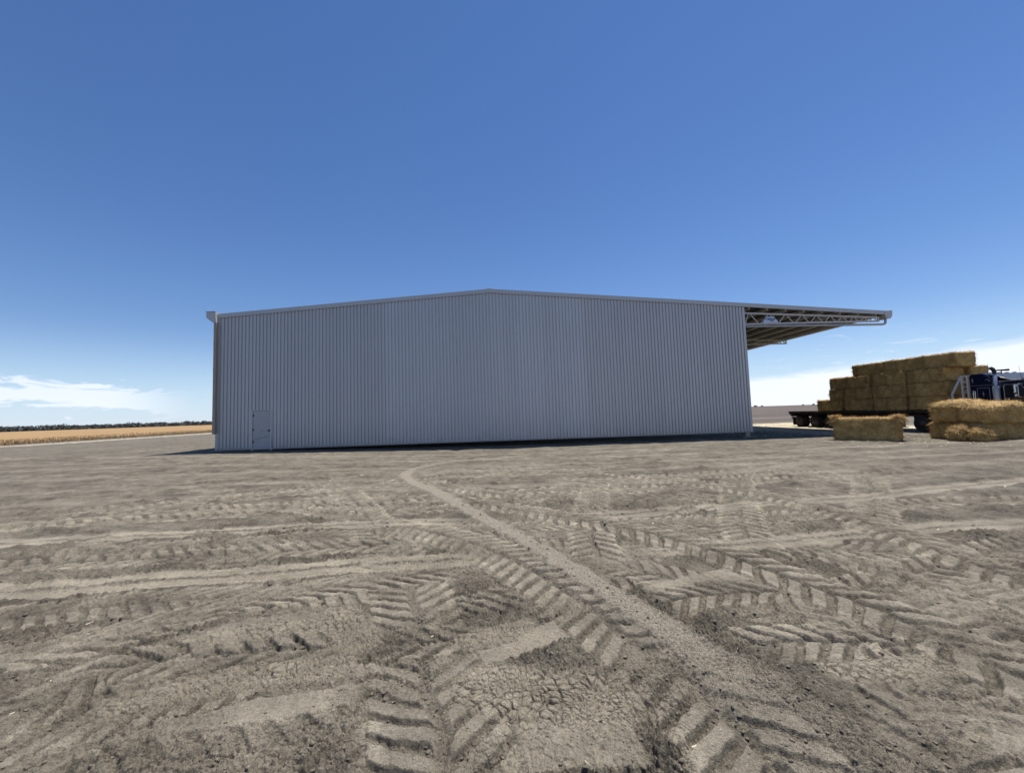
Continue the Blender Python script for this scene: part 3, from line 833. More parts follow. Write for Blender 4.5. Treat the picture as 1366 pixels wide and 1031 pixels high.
# dark scrape left on the door leaf
bm = bmesh.new()
def strip(pts, w):
    prev = None
    for q, (x, z) in enumerate(pts):
        ww = w * (.35 + .65 * math.sin(math.pi * (q + .3) / len(pts)))
        cur = (bm.verts.new((x, D - .0245, z - ww)), bm.verts.new((x, D - .0245, z + ww)))
        if prev: bm.faces.new((prev[0], cur[0], cur[1], prev[1]))
        prev = cur
strip([(-13.09, .52), (-12.98, .55), (-12.86, .555), (-12.72, .60), (-12.6, .62), (-12.48, .67), (-12.38, .68), (-12.24, .69)], .014)
strip([(-12.80, .83), (-12.76, .86), (-12.735, .92), (-12.70, .97), (-12.64, 1.0), (-12.57, 1.02)], .013)
t = simple('scuff_mark', (.16, .17, .18), .7, 0, .2, 20)
spart(bm, 'scuff', t, door)
# base trim under the end wall sheets
bm = bmesh.new(); box(bm, XL + .08, DX0 - .035, D - .034, D - .0305, -.012, .035); box(bm, DX1 + .04, XR - .13, D - .034, D - .0305, -.012, .03); spart(bm, 'base_flashing', M['trim'])

# ------------------------------------------------------------------ hay bales
def bale_mesh(L, W, H, seed, flare=0.0, tufts=2200, ttop=.45, tl=(.07, .18), soft=.06, lump=.03, hump=0.0, soft3=None, mtop=1.0):
    """rectangular bale, long axis x, standing on z=0, with loose stalks"""
    r_ = random.Random(seed); nr_ = np.random.default_rng(seed)
    bm = bmesh.new()
    bmesh.ops.create_cube(bm, size=1)
    bmesh.ops.subdivide_edges(bm, edges=bm.edges[:], cuts=22, use_grid_fill=True)
    off = Vector((seed * 13.1, seed * 7.7, seed * 3.3))
    hx, hy, hz = L / 2, W / 2, H / 2
    for v in bm.verts:
        p = Vector((v.co.x * L, v.co.y * W, v.co.z * H))
        # rounded edges
        s3 = soft3 or (soft, soft, soft)
        q = Vector((max(-hx + s3[0], min(hx - s3[0], p.x)), max(-hy + s3[1], min(hy - s3[1], p.y)), max(-hz + s3[2], min(hz - s3[2], p.z))))
        d_ = p - q
        le = math.sqrt(sum((d_[k_] / s3[k_]) ** 2 for k_ in range(3)))
        if le > 1: p = q + d_ / le
        if hump and p.z > 0: p.z += hump * (p.z / hz) * max(0, 1 - (p.x / hx) ** 2) ** .7 * max(0, 1 - (p.y / hy) ** 2) ** .7
        n_ = Vector((p.x / hx, p.y / hy, p.z / hz)); n_ = Vector((n_.x ** 5, n_.y ** 5, n_.z ** 5)).normalized()
        a_ = mnoise.noise(p * 2.2 + off) * lump + mnoise.noise(p * 6 + off) * lump * .6 + mnoise.noise(p * 15 + off) * .018
        # flakes: the bale is packed in slices across its length
        a_ += .008 * math.sin(p.x * 58 + 2 * mnoise.noise(p * 3 + off)) * (1 - abs(n_.x))
        # twine bites
        for ty in (-.36, -.12, .12, .36):
            a_ -= .012 * math.exp(-((p.y / W - ty) / .022) ** 2) * (1 if abs(n_.z) + abs(n_.x) > .6 else 0)
        p += n_ * a_
        if flare:
            k_ = max(0, (p.z / hz - .45) / .55)
            p.x += math.copysign(flare * k_ * k_, p.x) * (abs(p.x) / hx) ** 6
            p.x -= math.copysign(.05, p.x) * (1 - p.z / hz) * .3 * (abs(p.x) / hx) ** 4
        v.co = p + Vector((0, 0, hz))
    bm.normal_update()
    bm.verts.ensure_lookup_table(); bm.faces.ensure_lookup_table()
    V0 = [v.co[:] for v in bm.verts]; F0 = [[v.index for v in f.verts] for f in bm.faces]
    fc = [(f.calc_center_median(), f.normal.copy(), f.calc_area()) for f in bm.faces]
    bm.free()
    tone = [(.4 * mtop if (v[2] > H * .93 and flare + hump > 0) else 0.0) for v in V0]  # tops of humped and flared bales painted paler, imitating sunlight on them
    w_ = []
    for c_, n_, a_ in fc:
        e = sum(1 for g_ in (abs(c_.x) / hx, abs(c_.y) / hy, abs(c_.z - hz) / hz) if g_ > .86)
        w_.append(a_ * (1 + (1.6 if e > 1 else 0)) * ((1 + ttop) if n_.z > .4 else (.25 if n_.z < -.4 else 1)) * ((1 + flare * 8) if (abs(c_.x) > hx * .9 and c_.z > H * .75) else 1))
    w_ = np.array(w_) / np.sum(w_)
    for fi in nr_.choice(len(fc), tufts, p=w_):
        c_, n_, a_ = fc[fi]
        rv = Vector(nr_.normal(size=3)); tn = (rv - n_ * rv.dot(n_)).normalized()
        edge_up = flare and abs(c_.x) > hx * .85 and c_.z > H * .7
        d_ = (tn + n_ * (r_.uniform(.05, .9) if not edge_up else r_.uniform(.5, 1.6))).normalized()
        ln_ = r_.uniform(*tl) * (1.5 if edge_up else 1)
        s_ = d_.cross(n_ if abs(d_.dot(n_)) < .95 else tn).normalized() * r_.uniform(.004, .009)
        b_ = c_ + tn * r_.uniform(-.05, .05) + Vector(nr_.normal(size=3)) * .01 - n_ * .012
        e_ = b_ + d_ * ln_ - Vector((0, 0, .25 * ln_ * r_.random()))
        k_ = len(V0)
        V0 += [(b_ - s_)[:], (b_ + s_)[:], (e_ + s_ * .5)[:], (e_ - s_ * .5)[:]]
        F0.append([k_, k_ + 1, k_ + 2, k_ + 3])
        tone += [r_.random() ** 2] * 4
    m_ = np_mesh('hay_bale', V0, F0, {'tone': ('FLOAT', tone)})
    m_.materials.append(M['straw'])
    return m_

def put_bale(mesh, loc, rz, label, group=None, name='hay_bale', cat='hay bale', rx=0., ry=0.):
    o_ = bpy.data.objects.new(name, mesh); col.objects.link(o_)
    o_.location = loc; o_.rotation_euler = (rx, ry, rz)
    return tag(o_, label, cat, group)

BL, BW, BH = 2.05, 1.10, .725
bv = [bale_mesh(BL, BW, BH, s, tufts=2600, ttop=1.2, soft3=(.13, .06, .03), lump=.04) for s in (3, 5, 8, 11)]
DECK = .985
G1 = 'hay bales loaded on the trailer'
NX = 23.30 + BW / 2 - .02
FXC = NX + BW + .05
load = [
 # (x, y centre, layer, rz, variant, label)
 (NX, 27.28, 0, 90, 0, 'bale at the rear end of the load, forming its lowest step on the deck'),
 (NX, 25.02, 0, 90, 1, 'second bale from the rear on the deck, at the bottom of the first three-high column'),
 (NX, 22.90, 0, -90, 2, 'bottom bale of the middle three-high column, directly on the trailer deck'),
 (NX, 20.80, 0, 90, 3, 'bottom bale of the front three-high column, on the deck nearest the blue truck'),
 (NX + .45, 26.62, 1, 180, 2, 'crosswise bale showing its short end, lower of the pair behind the tall columns'),
 (NX + .45, 26.60, 2, 0, 3, 'crosswise bale showing its short end, upper of the pair behind the tall columns'),
 (NX, 25.00, 1, -90, 3, 'second-layer bale in the rearmost three-high column, beside the short-ended pair'),
 (NX, 22.92, 1, 90, 0, 'second-layer bale in the middle three-high column of the trailer load'),
 (NX, 20.82, 1, 90, 1, 'second-layer bale in the front column, behind the silver headboard brace'),
 (NX, 25.02, 2, 90, 2, 'third-layer bale in the rearmost three-high column, under the rear top bale'),
 (NX, 22.90, 2, -90, 1, 'third-layer bale in the middle column of the load, with top bales above it'),
 (NX, 20.80, 2, 90, 0, 'third-layer bale in the front column with a tufted front corner, under the front top bale'),
 (NX + .12, 24.40, 3, 90, 1, 'topmost bale at the rear of the highest layer on the trailer'),
 (NX + .12, 22.30, 3, -90, 3, 'middle one of the three bales in the topmost layer on the trailer'),
 (NX + .12, 20.36, 3, 90, 2, 'topmost bale at the front of the highest layer, with a shaggy end towards the truck'),
 (FXC, 20.80, 0, 90, 2, 'bottom bale at the front of the far row, behind the truck sleeper'),
 (FXC, 20.80, 1, 90, 3, 'second-layer bale at the front of the far row, mostly hidden by the near row'),
 (FXC + .05, 20.62, 2, 90, 1, 'top bale of the far row, its sunlit tufted end showing just above the sleeper roof'),
]
for (x, y, k_, rz, vi, lb) in load:
    x += random.uniform(-.03, .04); y += random.uniform(-.03, .03)
    ob = put_bale(bv[vi], (x, y, DECK + .004 + k_ * (BH + .004)), R(rz + random.uniform(-2, 2)), lb, G1, ry=R(random.uniform(-1.3, 1.3) if k_ == 3 else random.uniform(-.7, .7)))
    ob.scale = (random.uniform(.945, .975), 1, random.uniform(.95, 1.02) if k_ == 3 else 1)

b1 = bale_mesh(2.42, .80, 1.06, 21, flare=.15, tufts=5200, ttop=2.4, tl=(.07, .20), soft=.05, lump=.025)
mid = Vector((17.45, 18.55)); nrm = Vector((.866, .5))
cpos = mid + nrm * .40
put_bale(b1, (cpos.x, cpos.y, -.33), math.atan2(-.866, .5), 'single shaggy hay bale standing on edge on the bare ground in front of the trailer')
G2 = 'hay bales stacked on the ground by the truck'
s1 = bale_mesh(2.12, 1.10, .78, 31, tufts=3600, ttop=2., lump=.06, soft=.14)
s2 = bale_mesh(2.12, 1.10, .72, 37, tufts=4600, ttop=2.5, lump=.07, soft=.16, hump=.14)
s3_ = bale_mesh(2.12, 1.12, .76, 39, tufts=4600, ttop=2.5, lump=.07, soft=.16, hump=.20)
g0 = -.33
put_bale(s1, (21.50, 16.66, g0), R(-5), 'bottom front bale of the ground stack, partly behind the two broken hay clumps', G2)
put_bale(s1, (21.62, 17.86, g0), R(177), 'bottom rear bale of the ground stack, its end sticking out past the upper one', G2)
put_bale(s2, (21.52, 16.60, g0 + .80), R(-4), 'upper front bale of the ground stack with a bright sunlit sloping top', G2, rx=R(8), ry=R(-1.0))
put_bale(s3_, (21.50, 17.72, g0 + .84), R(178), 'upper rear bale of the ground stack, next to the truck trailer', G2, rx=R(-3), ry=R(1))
G3 = 'broken hay clumps by the ground stack'
c1 = bale_mesh(.55, .60, .62, 41, tufts=1500, ttop=2., lump=.09, soft=.22)
c2 = bale_mesh(.62, .55, .60, 43, tufts=1500, ttop=2., lump=.09, soft=.24)
put_bale(c1, (19.98, 16.72, g0), R(25), 'broken clump of hay on the ground, the one nearer the single bale', G3, 'hay_clump', 'hay clump')
put_bale(c2, (20.22, 16.12, g0), R(-20), 'broken clump of hay on the ground against the corner of the ground stack', G3, 'hay_clump', 'hay clump')

# ------------------------------------------------------------------ trailer and truck
GT = -.19
def wheel(parent, c, r, w, face, rim_mat, dual=True):
    """face: -1 outer side looks to -x, +1 to +x"""
    bm = bmesh.new(); f = face
    hub = [(f * .0, r * .60), (f * -.02, r * .56), (f * -.10, r * .50), (f * -.12, r * .34), (f * -.05, r * .30), (f * -.03, r * .16), (f * .03, r * .14), (f * .04, 0.0005)]
    lathe(bm, hub, c, 'x', 26)
    for k_ in range(10):
        t_ = 2 * math.pi * k_ / 10
        p = Vector((c[0] - f * .045, c[1] + math.cos(t_) * r * .40, c[2] + math.sin(t_) * r * .40))
        tube(bm, [p - Vector((f * .06, 0, 0)), p + Vector((f * -.03, 0, 0))], .014, 6)
    wo = fin(bm, 'wheel', rim_mat, parent, True)
    bm = bmesh.new()
    for dw in ((0, -f * (w + .06)) if dual else (0,)):
        prof = [(dw + f * -.02, r * .58), (dw + f * .015, r * .64), (dw + f * .03, r * .82), (dw + f * .01, r * .955), (dw - f * .03, r), (dw - f * w * .5, r * 1.005), (dw - f * (w - .03), r), (dw - f * (w + .0), r * .95), (dw - f * (w + .02), r * .8), (dw - f * w, r * .6)]
        lathe(bm, prof, c, 'x', 32)
        for k_ in range(40):   # tread blocks
            t_ = 2 * math.pi * k_ / 40
            for a_ in (.2, .5, .8):
                p = Vector((c[0] + dw - f * w * a_, c[1] + math.cos(t_ + a_ * .1) * r, c[2] + math.sin(t_ + a_ * .1) * r))
                e = Vector((0, -math.sin(t_), math.cos(t_))) * .022
                bar(bm, p - e, p + e, .05, .022)
    fin(bm, 'tyre', M['black_rubber'], wo, True)
    return wo

trailer = empty('flatbed_trailer', (24.5, 25, GT), 'dark flatbed semi-trailer loaded with hay bales, parked behind the blue truck', 'trailer')
tinv = Matrix.Translation(-Vector(trailer.location))
def mk(root):
    def f(bm, name, mat, parent=None, smooth=False):
        inv = Matrix.Translation(-Vector(root.location))
        for v in bm.verts: v.co = inv @ v.co
        return fin(bm, name, mat, parent or root, smooth)
    return f
tp = mk(trailer)
TX0, TX1, TY0, TY1 = 23.27, 25.75, 19.15, 31.1
bm = bmesh.new()
n = 22
for k_ in range(n):  # deck planks
    a_ = TX0 + .07 + (TX1 - TX0 - .14) * k_ / n
    box(bm, a_ + .004, a_ + (TX1 - TX0 - .14) / n - .004, TY0 + .05, TY1 - .05, DECK - .055, DECK - .004)
tp(bm, 'deck', M['timber_deck'])
for (xa, xb) in ((TX0, TX0 + .065), (TX1 - .065, TX1)):
    bm = bmesh.new()
    box(bm, xa, xb, TY0, TY1, DECK - .15, DECK - .012, .008)
    for k_ in range(24): # rope hooks / stake pockets
        yk = TY0 + .3 + k_ * .49
        box(bm, xa - .018 if xa < 24 else xb, xa if xa < 24 else xb + .018, yk, yk + .07, DECK - .15, DECK - .03)
    tp(bm, 'side_rail', M['dark_steel'])
bm = bmesh.new()
for xa in (24.0, 24.85):
    prism(bm, [(TY1 - .1, DECK - .055), (TY0, DECK - .055), (TY0, DECK - .22), (21.9, DECK - .25), (22.7, DECK - .42), (TY1 - .5, DECK - .42), (TY1 - .1, DECK - .3)], 'x', xa, xa + .12)
for k_ in range(16):
    yk = TY0 + .4 + k_ * .75
    box(bm, TX0 + .066, TX1 - .066, yk, yk + .06, DECK - .16, DECK - .056)
tp(bm, 'chassis', M['dark_steel'])
bm = bmesh.new(); prism(bm, [(TY1 + .03, DECK - .015), (TY1 + .03, DECK - .16), (TY1 - .28, DECK - .40), (TY1 - .30, DECK - .155), (TY1 + .002, DECK - .15)], 'x', TX0 - .01, TX1 + .01)
tp(bm, 'tail_bar', M['dark_steel'])
for xa in (TX0 + .1, TX1 - .35):
    bm = bmesh.new(); box(bm, xa, xa + .25, TY1 - .12, TY1 - .09, .42, .54, .01); tp(bm, 'tail_light', M['red_lens'])
for xa in (TX0 + .02, TX1 - .6):
    bm = bmesh.new(); box(bm, xa, xa + .58, TY1 - .36, TY1 - .335, -.06, .55, .004); tp(bm, 'mudflap', M['black_rubber'])
AY = (30.12, 28.67, 27.36)
WR = .395
for y in AY:
    for f, x in ((-1, TX0 + .03), (1, TX1 - .03)):
        wo = wheel(None, (x, y, GT + WR - .01), WR, .25, f, M['rusty_rim'])
        wo.parent = trailer; wo.matrix_parent_inverse = trailer.matrix_world.inverted() if False else Matrix.Translation(-Vector(trailer.location))
    bm = bmesh.new(); tube(bm, [(TX0 + .2, y, GT + WR), (TX1 - .2, y, GT + WR)], .065, 10); tp(bm, 'axle', M['dark_steel'])
for x in (TX0 + .04, TX1 - .6):
    for y in AY:
        bm = bmesh.new()
        pr = [(y + .45 * math.cos(t_), GT + WR + .45 * math.sin(t_)) for t_ in np.linspace(.35, math.pi - .35, 9)]
        pr += [(y + .435 * math.cos(t_), GT + WR + .435 * math.sin(t_)) for t_ in np.linspace(math.pi - .35, .35, 9)]
        prism(bm, pr, 'x', x, x + .55)
        tp(bm, 'mudguard', M['dark_steel'])
for x in (TX0 + .35, TX1 - .47):
    bm = bmesh.new(); box(bm, x, x + .12, 22.5, 22.62, .02, DECK - .2); box(bm, x - .06, x + .18, 22.4, 22.72, -.02, .02); bar(bm, (x + .06, 22.56, .35), (x + .06, 23.25, DECK - .35), .05, .05)
    tp(bm, 'landing_leg', M['dark_steel'])
# headboard: ladder frames each side with raking braces down to the deck
bm = bmesh.new()
HY = 18.98
for xa in (TX0 + .04, TX1 - .04):
    for yk in (HY - .10, HY + .14): bar(bm, (xa, yk, DECK - .2), (xa, yk, 2.62), .07, .075)
    for z in (1.25, 1.52, 1.80, 2.08, 2.36, 2.60): bar(bm, (xa, HY - .10, z), (xa, HY + .14, z), .04, .04)
for z in (1.1, 1.5, 1.9, 2.3, 2.62): bar(bm, (TX0 + .04, HY + .02, z), (TX1 - .04, HY + .02, z), .06, .06)
tp(bm, 'headboard', M['headboard'])
for xa in (TX0 + .02, TX1 - .02):
    bm = bmesh.new(); tube(bm, [(xa, HY + .14, 2.62), (xa, 19.56, 1.80), (xa, 19.60, 1.72)], .055, 10)
    tube(bm, [(xa, 19.59, 1.80), (xa, 19.60, DECK)], .055, 10); tube(bm, [(xa, 19.60, 1.48), (xa, 19.86, DECK + .3), (xa, 19.92, DECK + .1)], .03, 8)
    tp(bm, 'headboard_brace', M['headboard'], None, True)

truck = empty('semi_truck', (24.5, 18.5, GT), 'dark blue bonneted prime mover with sleeper cab and upright exhaust stacks, beside the hay stack', 'truck')
kp = mk(truck)
KX0, KX1 = 23.30, 25.72
bm = bmesh.new()
for xa in (24.05, 24.85): box(bm, xa, xa + .12, 14.6, 22.3, .32, .60)
for yk in (15.5, 17, 18.6, 20.5, 22.2): box(bm, 24.171, 24.849, yk, yk + .1, .36, .56)
kp(bm, 'chassis', M['dark_steel'])
bm = bmesh.new(); box(bm, 23.95, 25.05, 20.0, 21.1, .605, .70, .02); kp(bm, 'fifth_wheel', M['dark_steel'])
for y in (21.2, 19.93):
    for f, x in ((-1, KX0 - .02), (1, KX1 + .02)):
        wo = wheel(None, (x, y, GT + .43), .44, .27, f, M['rusty_rim']); wo.parent = truck; wo.matrix_parent_inverse = Matrix.Translation(-Vector(truck.location))
for f, x in ((-1, KX0 + .05), (1, KX1 - .05)):
    wo = wheel(None, (x, 15.35, GT + .45), .46, .30, f, M['alloy'], False); wo.parent = truck; wo.matrix_parent_inverse = Matrix.Translation(-Vector(truck.location))
# sleeper: box with a raked roof front
bm = bmesh.new()
prism(bm, [(18.80, .55), (18.80, 2.58), (18.70, 2.665), (18.28, 2.68), (18.16, 2.64), (17.86, 2.34), (17.86, .55)], 'x', KX0, KX1, .04)
sl = kp(bm, 'sleeper', M['blue_paint'])
bm = bmesh.new(); box(bm, KX0 - .012, KX0 - .001, 18.02, 18.50, .95, 1.98, .005); kp(bm, 'locker_door', M['blue_paint'], sl)
bm = bmesh.new()
for yk in (18.02, 18.50): bar(bm, (KX0 - .014, yk, .95), (KX0 - .014, yk, 1.98), .012, .014)
bar(bm, (KX0 - .014, 18.02, 1.98), (KX0 - .014, 18.50, 1.98), .012, .014)
bar(bm, (KX0 - .008, 17.9, 2.10), (KX0 - .008, 18.78, 2.11), .012, .012)
kp(bm, 'trim_strip', M['alloy'], sl)
bm = bmesh.new(); tube(bm, [(KX0 - .05, 18.56, 1.05), (KX0 - .05, 18.56, 1.85)], .018, 8); tube(bm, [(KX0 - .05, 18.63, 1.05), (KX0 - .05, 18.63, 1.85)], .018, 8); kp(bm, 'grab_rail', M['chrome'], sl)
def scroll(cy, cz, s):
    b_ = bmesh.new()
    q = [(0, 1), (.16, .18), (.6, 0), (.16, -.18), (0, -1), (-.16, -.18), (-.6, 0), (-.16, .18)]
    prism(b_, [(cy + a_ * s * .6, cz + c_ * s) for a_, c_ in q], 'x', KX0 - .016, KX0 - .009)
    return b_
for (cy, cz, s) in ((18.66, 2.36, .15), (18.68, 1.70, .20), (18.27, 1.70, .14)):
    kp(scroll(cy, cz, s), 'emblem', M['alloy'], sl)
bm = bmesh.new(); tube(bm, [(KX0 - .012, 18.13, 2.36), (KX0 - .012, 18.05, 2.37), (KX0 - .012, 17.99, 2.33), (KX0 - .012, 17.98, 2.27)], .012, 6); kp(bm, 'emblem', M['alloy'], sl)
# raked grey panel in front of the sleeper roof and the roof lamps
bm = bmesh.new(); prism(bm, [(18.10, 2.645), (18.06, 2.66), (17.30, 2.31), (17.34, 2.27)], 'x', KX0 + .10, KX1 - .10, .01); kp(bm, 'roof_panel', M['roof_grey'], sl)
bm = bmesh.new()
for xa in (KX0 + .09, KX1 - .13): bar(bm, (xa + .02, 18.10, 2.66), (xa + .02, 17.30, 2.315), .045, .05)
bar(bm, (KX0 + .1, 17.30, 2.30), (KX1 - .1, 17.30, 2.30), .045, .05)
kp(bm, 'roof_trim', M['alloy'], sl)
for k_ in range(5):
    bm = bmesh.new(); xa = KX0 + .4 + k_ * .40; box(bm, xa, xa + .11, 18.50, 18.60, 2.675, 2.73, .015); kp(bm, 'roof_lamp', M['red_lens'], sl)
# cab, door, windows
bm = bmesh.new()
prism(bm, [(17.85, .50), (17.85, 2.20), (17.70, 2.27), (16.95, 2.25), (16.72, 2.18), (16.34, 1.62), (16.34, .50)], 'x', KX0 + .02, KX1 - .02, .035)
cab = kp(bm, 'cab', M['blue_paint'])
bm = bmesh.new(); prism(bm, [(17.52, .72), (17.52, 2.10), (16.86, 2.09), (16.50, 1.60), (16.50, .72)], 'x', KX0 + .004, KX0 + .019, .004); dr = kp(bm, 'door', M['blue_paint'])
bm = bmesh.new(); prism(bm, [(17.44, 1.60), (17.44, 2.03), (16.90, 2.02), (16.60, 1.60)], 'x', KX0 - .004, KX0 + .0035); kp(bm, 'window', M['glass'], dr)
bm = bmesh.new(); fp = [(17.48, 1.1), (17.48, 2.02), (17.44, 2.08), (16.93, 2.07), (16.86, 2.03), (16.56, 1.58)]
tube(bm, [(KX0 - .008, a_, c_) for a_, c_ in fp], .014, 6); kp(bm, 'window_frame', M['alloy'], dr)
bm = bmesh.new(); box(bm, KX0 - .02, KX0 + .003, 17.3, 17.44, 1.42, 1.47, .006); kp(bm, 'handle', M['chrome'], dr)
bm = bmesh.new(); prism(bm, [(17.52, .72), (17.52, 2.10), (16.86, 2.09), (16.50, 1.60), (16.50, .72)], 'x', KX1 - .019, KX1 - .004, .004); dr2 = kp(bm, 'door', M['blue_paint'])
bm = bmesh.new(); prism(bm, [(17.44, 1.60), (17.44, 2.03), (16.90, 2.02), (16.60, 1.60)], 'x', KX1 - .0035, KX1 + .004); kp(bm, 'window', M['glass'], dr2)
bm = bmesh.new()
for xa, xb in ((KX0 + .15, 24.48), (24.54, KX1 - .15)):
    q = [Vector(p) for p in ((xa, 16.70, 2.13), (xb, 16.70, 2.13), (xb, 16.345, 1.64), (xa, 16.345, 1.64))]
    n_ = Vector((0, -.5, .34)).normalized() * .012
    v1 = [bm.verts.new(p + n_) for p in q]; v2 = [bm.verts.new(p - n_) for p in q]
    bm.faces.new(v1); bm.faces.new(v2[::-1])
    for k_ in range(4): bm.faces.new((v1[k_], v2[k_], v2[(k_ + 1) % 4], v1[(k_ + 1) % 4]))
kp(bm, 'windscreen', M['glass'])
bm = bmesh.new(); prism(bm, [(17.62, 2.235), (16.62, 2.245), (16.40, 2.12), (16.38, 2.14), (16.60, 2.275), (17.62, 2.262)], 'x', KX0 - .03, KX1 + .03); kp(bm, 'sun_visor', M['alloy'])
for k_ in range(5):
    bm = bmesh.new(); xa = KX0 + .25 + k_ * .45; box(bm, xa, xa + .13, 16.92, 17.02, 2.268, 2.33, .015); kp(bm, 'roof_lamp', M['red_lens'])
# mirrors
for f, xb in ((-1, KX0), (1, KX1)):
    xa = xb + f * .26
    bm = bmesh.new(); tube(bm, [(xb, 16.72, 2.08), (xa, 16.80, 2.08), (xa, 16.80, 1.50), (xb, 16.70, 1.50)], .016, 8)
    mi = kp(bm, 'mirror_arm', M['chrome'], None, True)
    bm = bmesh.new(); box(bm, xa - .09, xa + .09, 16.84, 16.91, 1.68, 2.06, .03); kp(bm, 'mirror', M['chrome'], mi)
    bm = bmesh.new(); lathe(bm, [(-.05, .0005), (-.04, .06), (0, .095), (.02, .09), (.02, .0005)], (xa, 16.86, 1.58), 'y', 16); kp(bm, 'mirror', M['chrome'], mi, True)
# exhaust stacks with heat shields and turned tips
for f, xs in ((-1, KX0 - .10), (1, KX1 + .10)):
    bm = bmesh.new(); tube(bm, [(xs, 17.69, .45), (xs, 17.69, 2.62)], .068, 14)
    st = kp(bm, 'exhaust_stack', M['chrome'], None, True)
    bm = bmesh.new(); tube(bm, [(xs, 17.69, .62), (xs, 17.69, .64), (xs, 17.69, 1.98), (xs, 17.69, 2.03)], [.085, .118, .118, .085], 16); kp(bm, 'heat_shield', M['alloy'], st, True)
    bm = bmesh.new(); tube(bm, [(xs, 17.69, 2.60), (xs, 17.70, 2.72), (xs, 17.74, 2.82), (xs, 17.82, 2.89)], [.07, .076, .078, .075], 14, False); kp(bm, 'exhaust_tip', M['black'], st, True)
# air horns lying across the cab roof
bm = bmesh.new(); tube(bm, [(KX0 + .35, 18.0, 2.78), (KX0 + .36, 17.5, 2.76)], [.03, .05], 10); tube(bm, [(KX0 + .36, 17.78, 2.77), (KX0 + .36, 17.78, 2.6)], .02, 8); kp(bm, 'air_horn', M['black'], None, True)
bm = bmesh.new(); tube(bm, [(KX0 + .18, 16.95, 2.27), (KX0 + .17, 17.0, 2.9)], [.008, .004], 6); kp(bm, 'aerial', M['black'])
# bonnet, guards, grille, bumper, lamps, tanks, steps
bm = bmesh.new(); prism(bm, [(16.335, .70), (16.335, 1.60), (15.6, 1.52), (14.75, 1.40), (14.55, 1.25), (14.55, .55), (16.0, .55)], 'x', 23.78, 25.24, .06); kp(bm, 'bonnet', M['blue_paint'], None, True)
for xa, xb in ((KX0 + .02, 23.77), (25.25, KX1 - .02)):
    bm = bmesh.new()
    pr = [(15.35 + .62 * math.cos(t_), GT + .45 + .60 * math.sin(t_)) for t_ in np.linspace(0, math.pi, 14)] + [(15.35 + .56 * math.cos(t_), GT + .45 + .54 * math.sin(t_)) for t_ in np.linspace(math.pi, 0, 14)]
    prism(bm, pr, 'x', xa, xb); kp(bm, 'guard', M['blue_paint'])
    bm = bmesh.new(); box(bm, xa + .08, xa + .36, 14.52, 14.70, .58, .80, .03); kp(bm, 'headlight', M['clear_lens'])
    xc = xa + .25
    bm = bmesh.new(); lathe(bm, [(-.62, .0005), (-.60, .24), (-.55, .28), (.55, .28), (.60, .24), (.62, .0005)], (xc, 18.25, .27), 'y', 22); kp(bm, 'fuel_tank', M['chrome'], None, True)
    bm = bmesh.new(); box(bm, xa, xa + .42, 16.55, 17.3, .20, .24); box(bm, xa + .04, xa + .42, 16.6, 17.25, .48, .52); kp(bm, 'step', M['alloy'])
bm = bmesh.new(); box(bm, 23.95, 25.07, 14.50, 14.545, .62, 1.25, .01)
for k_ in range(9): box(bm, 24.0 + k_ * .12, 24.03 + k_ * .12, 14.47, 14.499, .66, 1.2)
kp(bm, 'grille', M['chrome'])
bm = bmesh.new(); prism(bm, [(14.48, .10), (14.25, .12), (14.22, .48), (14.48, .50)], 'x', KX0 + .02, KX1 - .02, .02); kp(bm, 'bumper', M['chrome'])

# ------------------------------------------------------------------ far trees
t = NT('far_foliage'); at = t.add('ShaderNodeAttribute', attribute_name='tone').outputs['Fac']
M['foliage'] = t.out(t.ramp(at, [(0, (.078, .089, .093)), (.6, (.092, .103, .105)), (1, (.106, .117, .114))]), .8)  # leaf colours paled and blued, distance haze painted in
def crown(V_, F_, T_, c, rx, rz_, n, s):
    u = rng.normal(size=(n, 3)); u /= np.linalg.norm(u, axis=1)[:, None]
    u *= rng.uniform(.45, 1.05, (n, 1)) ** .5
    p = np.array(c) + u * np.array([rx, rx, rz_])
    for q in p:
        a_ = rng.normal(size=3); a_ /= np.linalg.norm(a_); b_ = np.cross(a_, rng.normal(size=3)); b_ /= np.linalg.norm(b_)
        ss = s * rng.uniform(.5, 1.2); k_ = len(V_)
        V_.extend([q - a_ * ss - b_ * ss * .6, q + a_ * ss - b_ * ss * .6, q + a_ * ss * .8 + b_ * ss * .6, q - a_ * ss * .8 + b_ * ss * .6])
        F_.append((k_, k_ + 1, k_ + 2, k_ + 3)); T_.extend([rng.random()] * 4)
V_, F_, T_ = [], [], []
P0 = np.array([-640., 230.]); P1 = np.array([-470., 405.]); P2 = np.array([-385., 590.]); P3 = np.array([-180., 860.])
for (a_, b_, n) in ((P0, P1, 110), (P1, P2, 230), (P2, P3, 70)):
    for k_ in range(n):
        f = (k_ + random.random()) / n
        p = a_ + (b_ - a_) * f + rng.normal(size=2) * 7
        H = (5.0 + 1.7 * mnoise.noise(Vector((p[0] / 28, p[1] / 28, 0)))) * random.uniform(.86, 1.1) * (1.15 if random.random() < .10 else 1)
        hb = H * random.uniform(.26, .40)
        for j in range(3):
            crown(V_, F_, T_, (p[0] + random.uniform(-2, 2), p[1] + random.uniform(-2, 2), .2 + H - hb * (1 + .8 * j)), random.uniform(1.8, 3.4), hb, 26, .75)
        crown(V_, F_, T_, (p[0], p[1], 1.0), 3.0, 1.3, 18, .8)
tl_ = obj('tree_line', np_mesh('tree_line', V_, F_, {'tone': ('FLOAT', T_)}), M['foliage'])
tag(tl_, 'far dark belt of low scrub trees along the horizon beyond the stubble paddock', 'trees', kind='stuff')
bark = simple('bark', (.09, .07, .055), .9, 0, .2, 3)
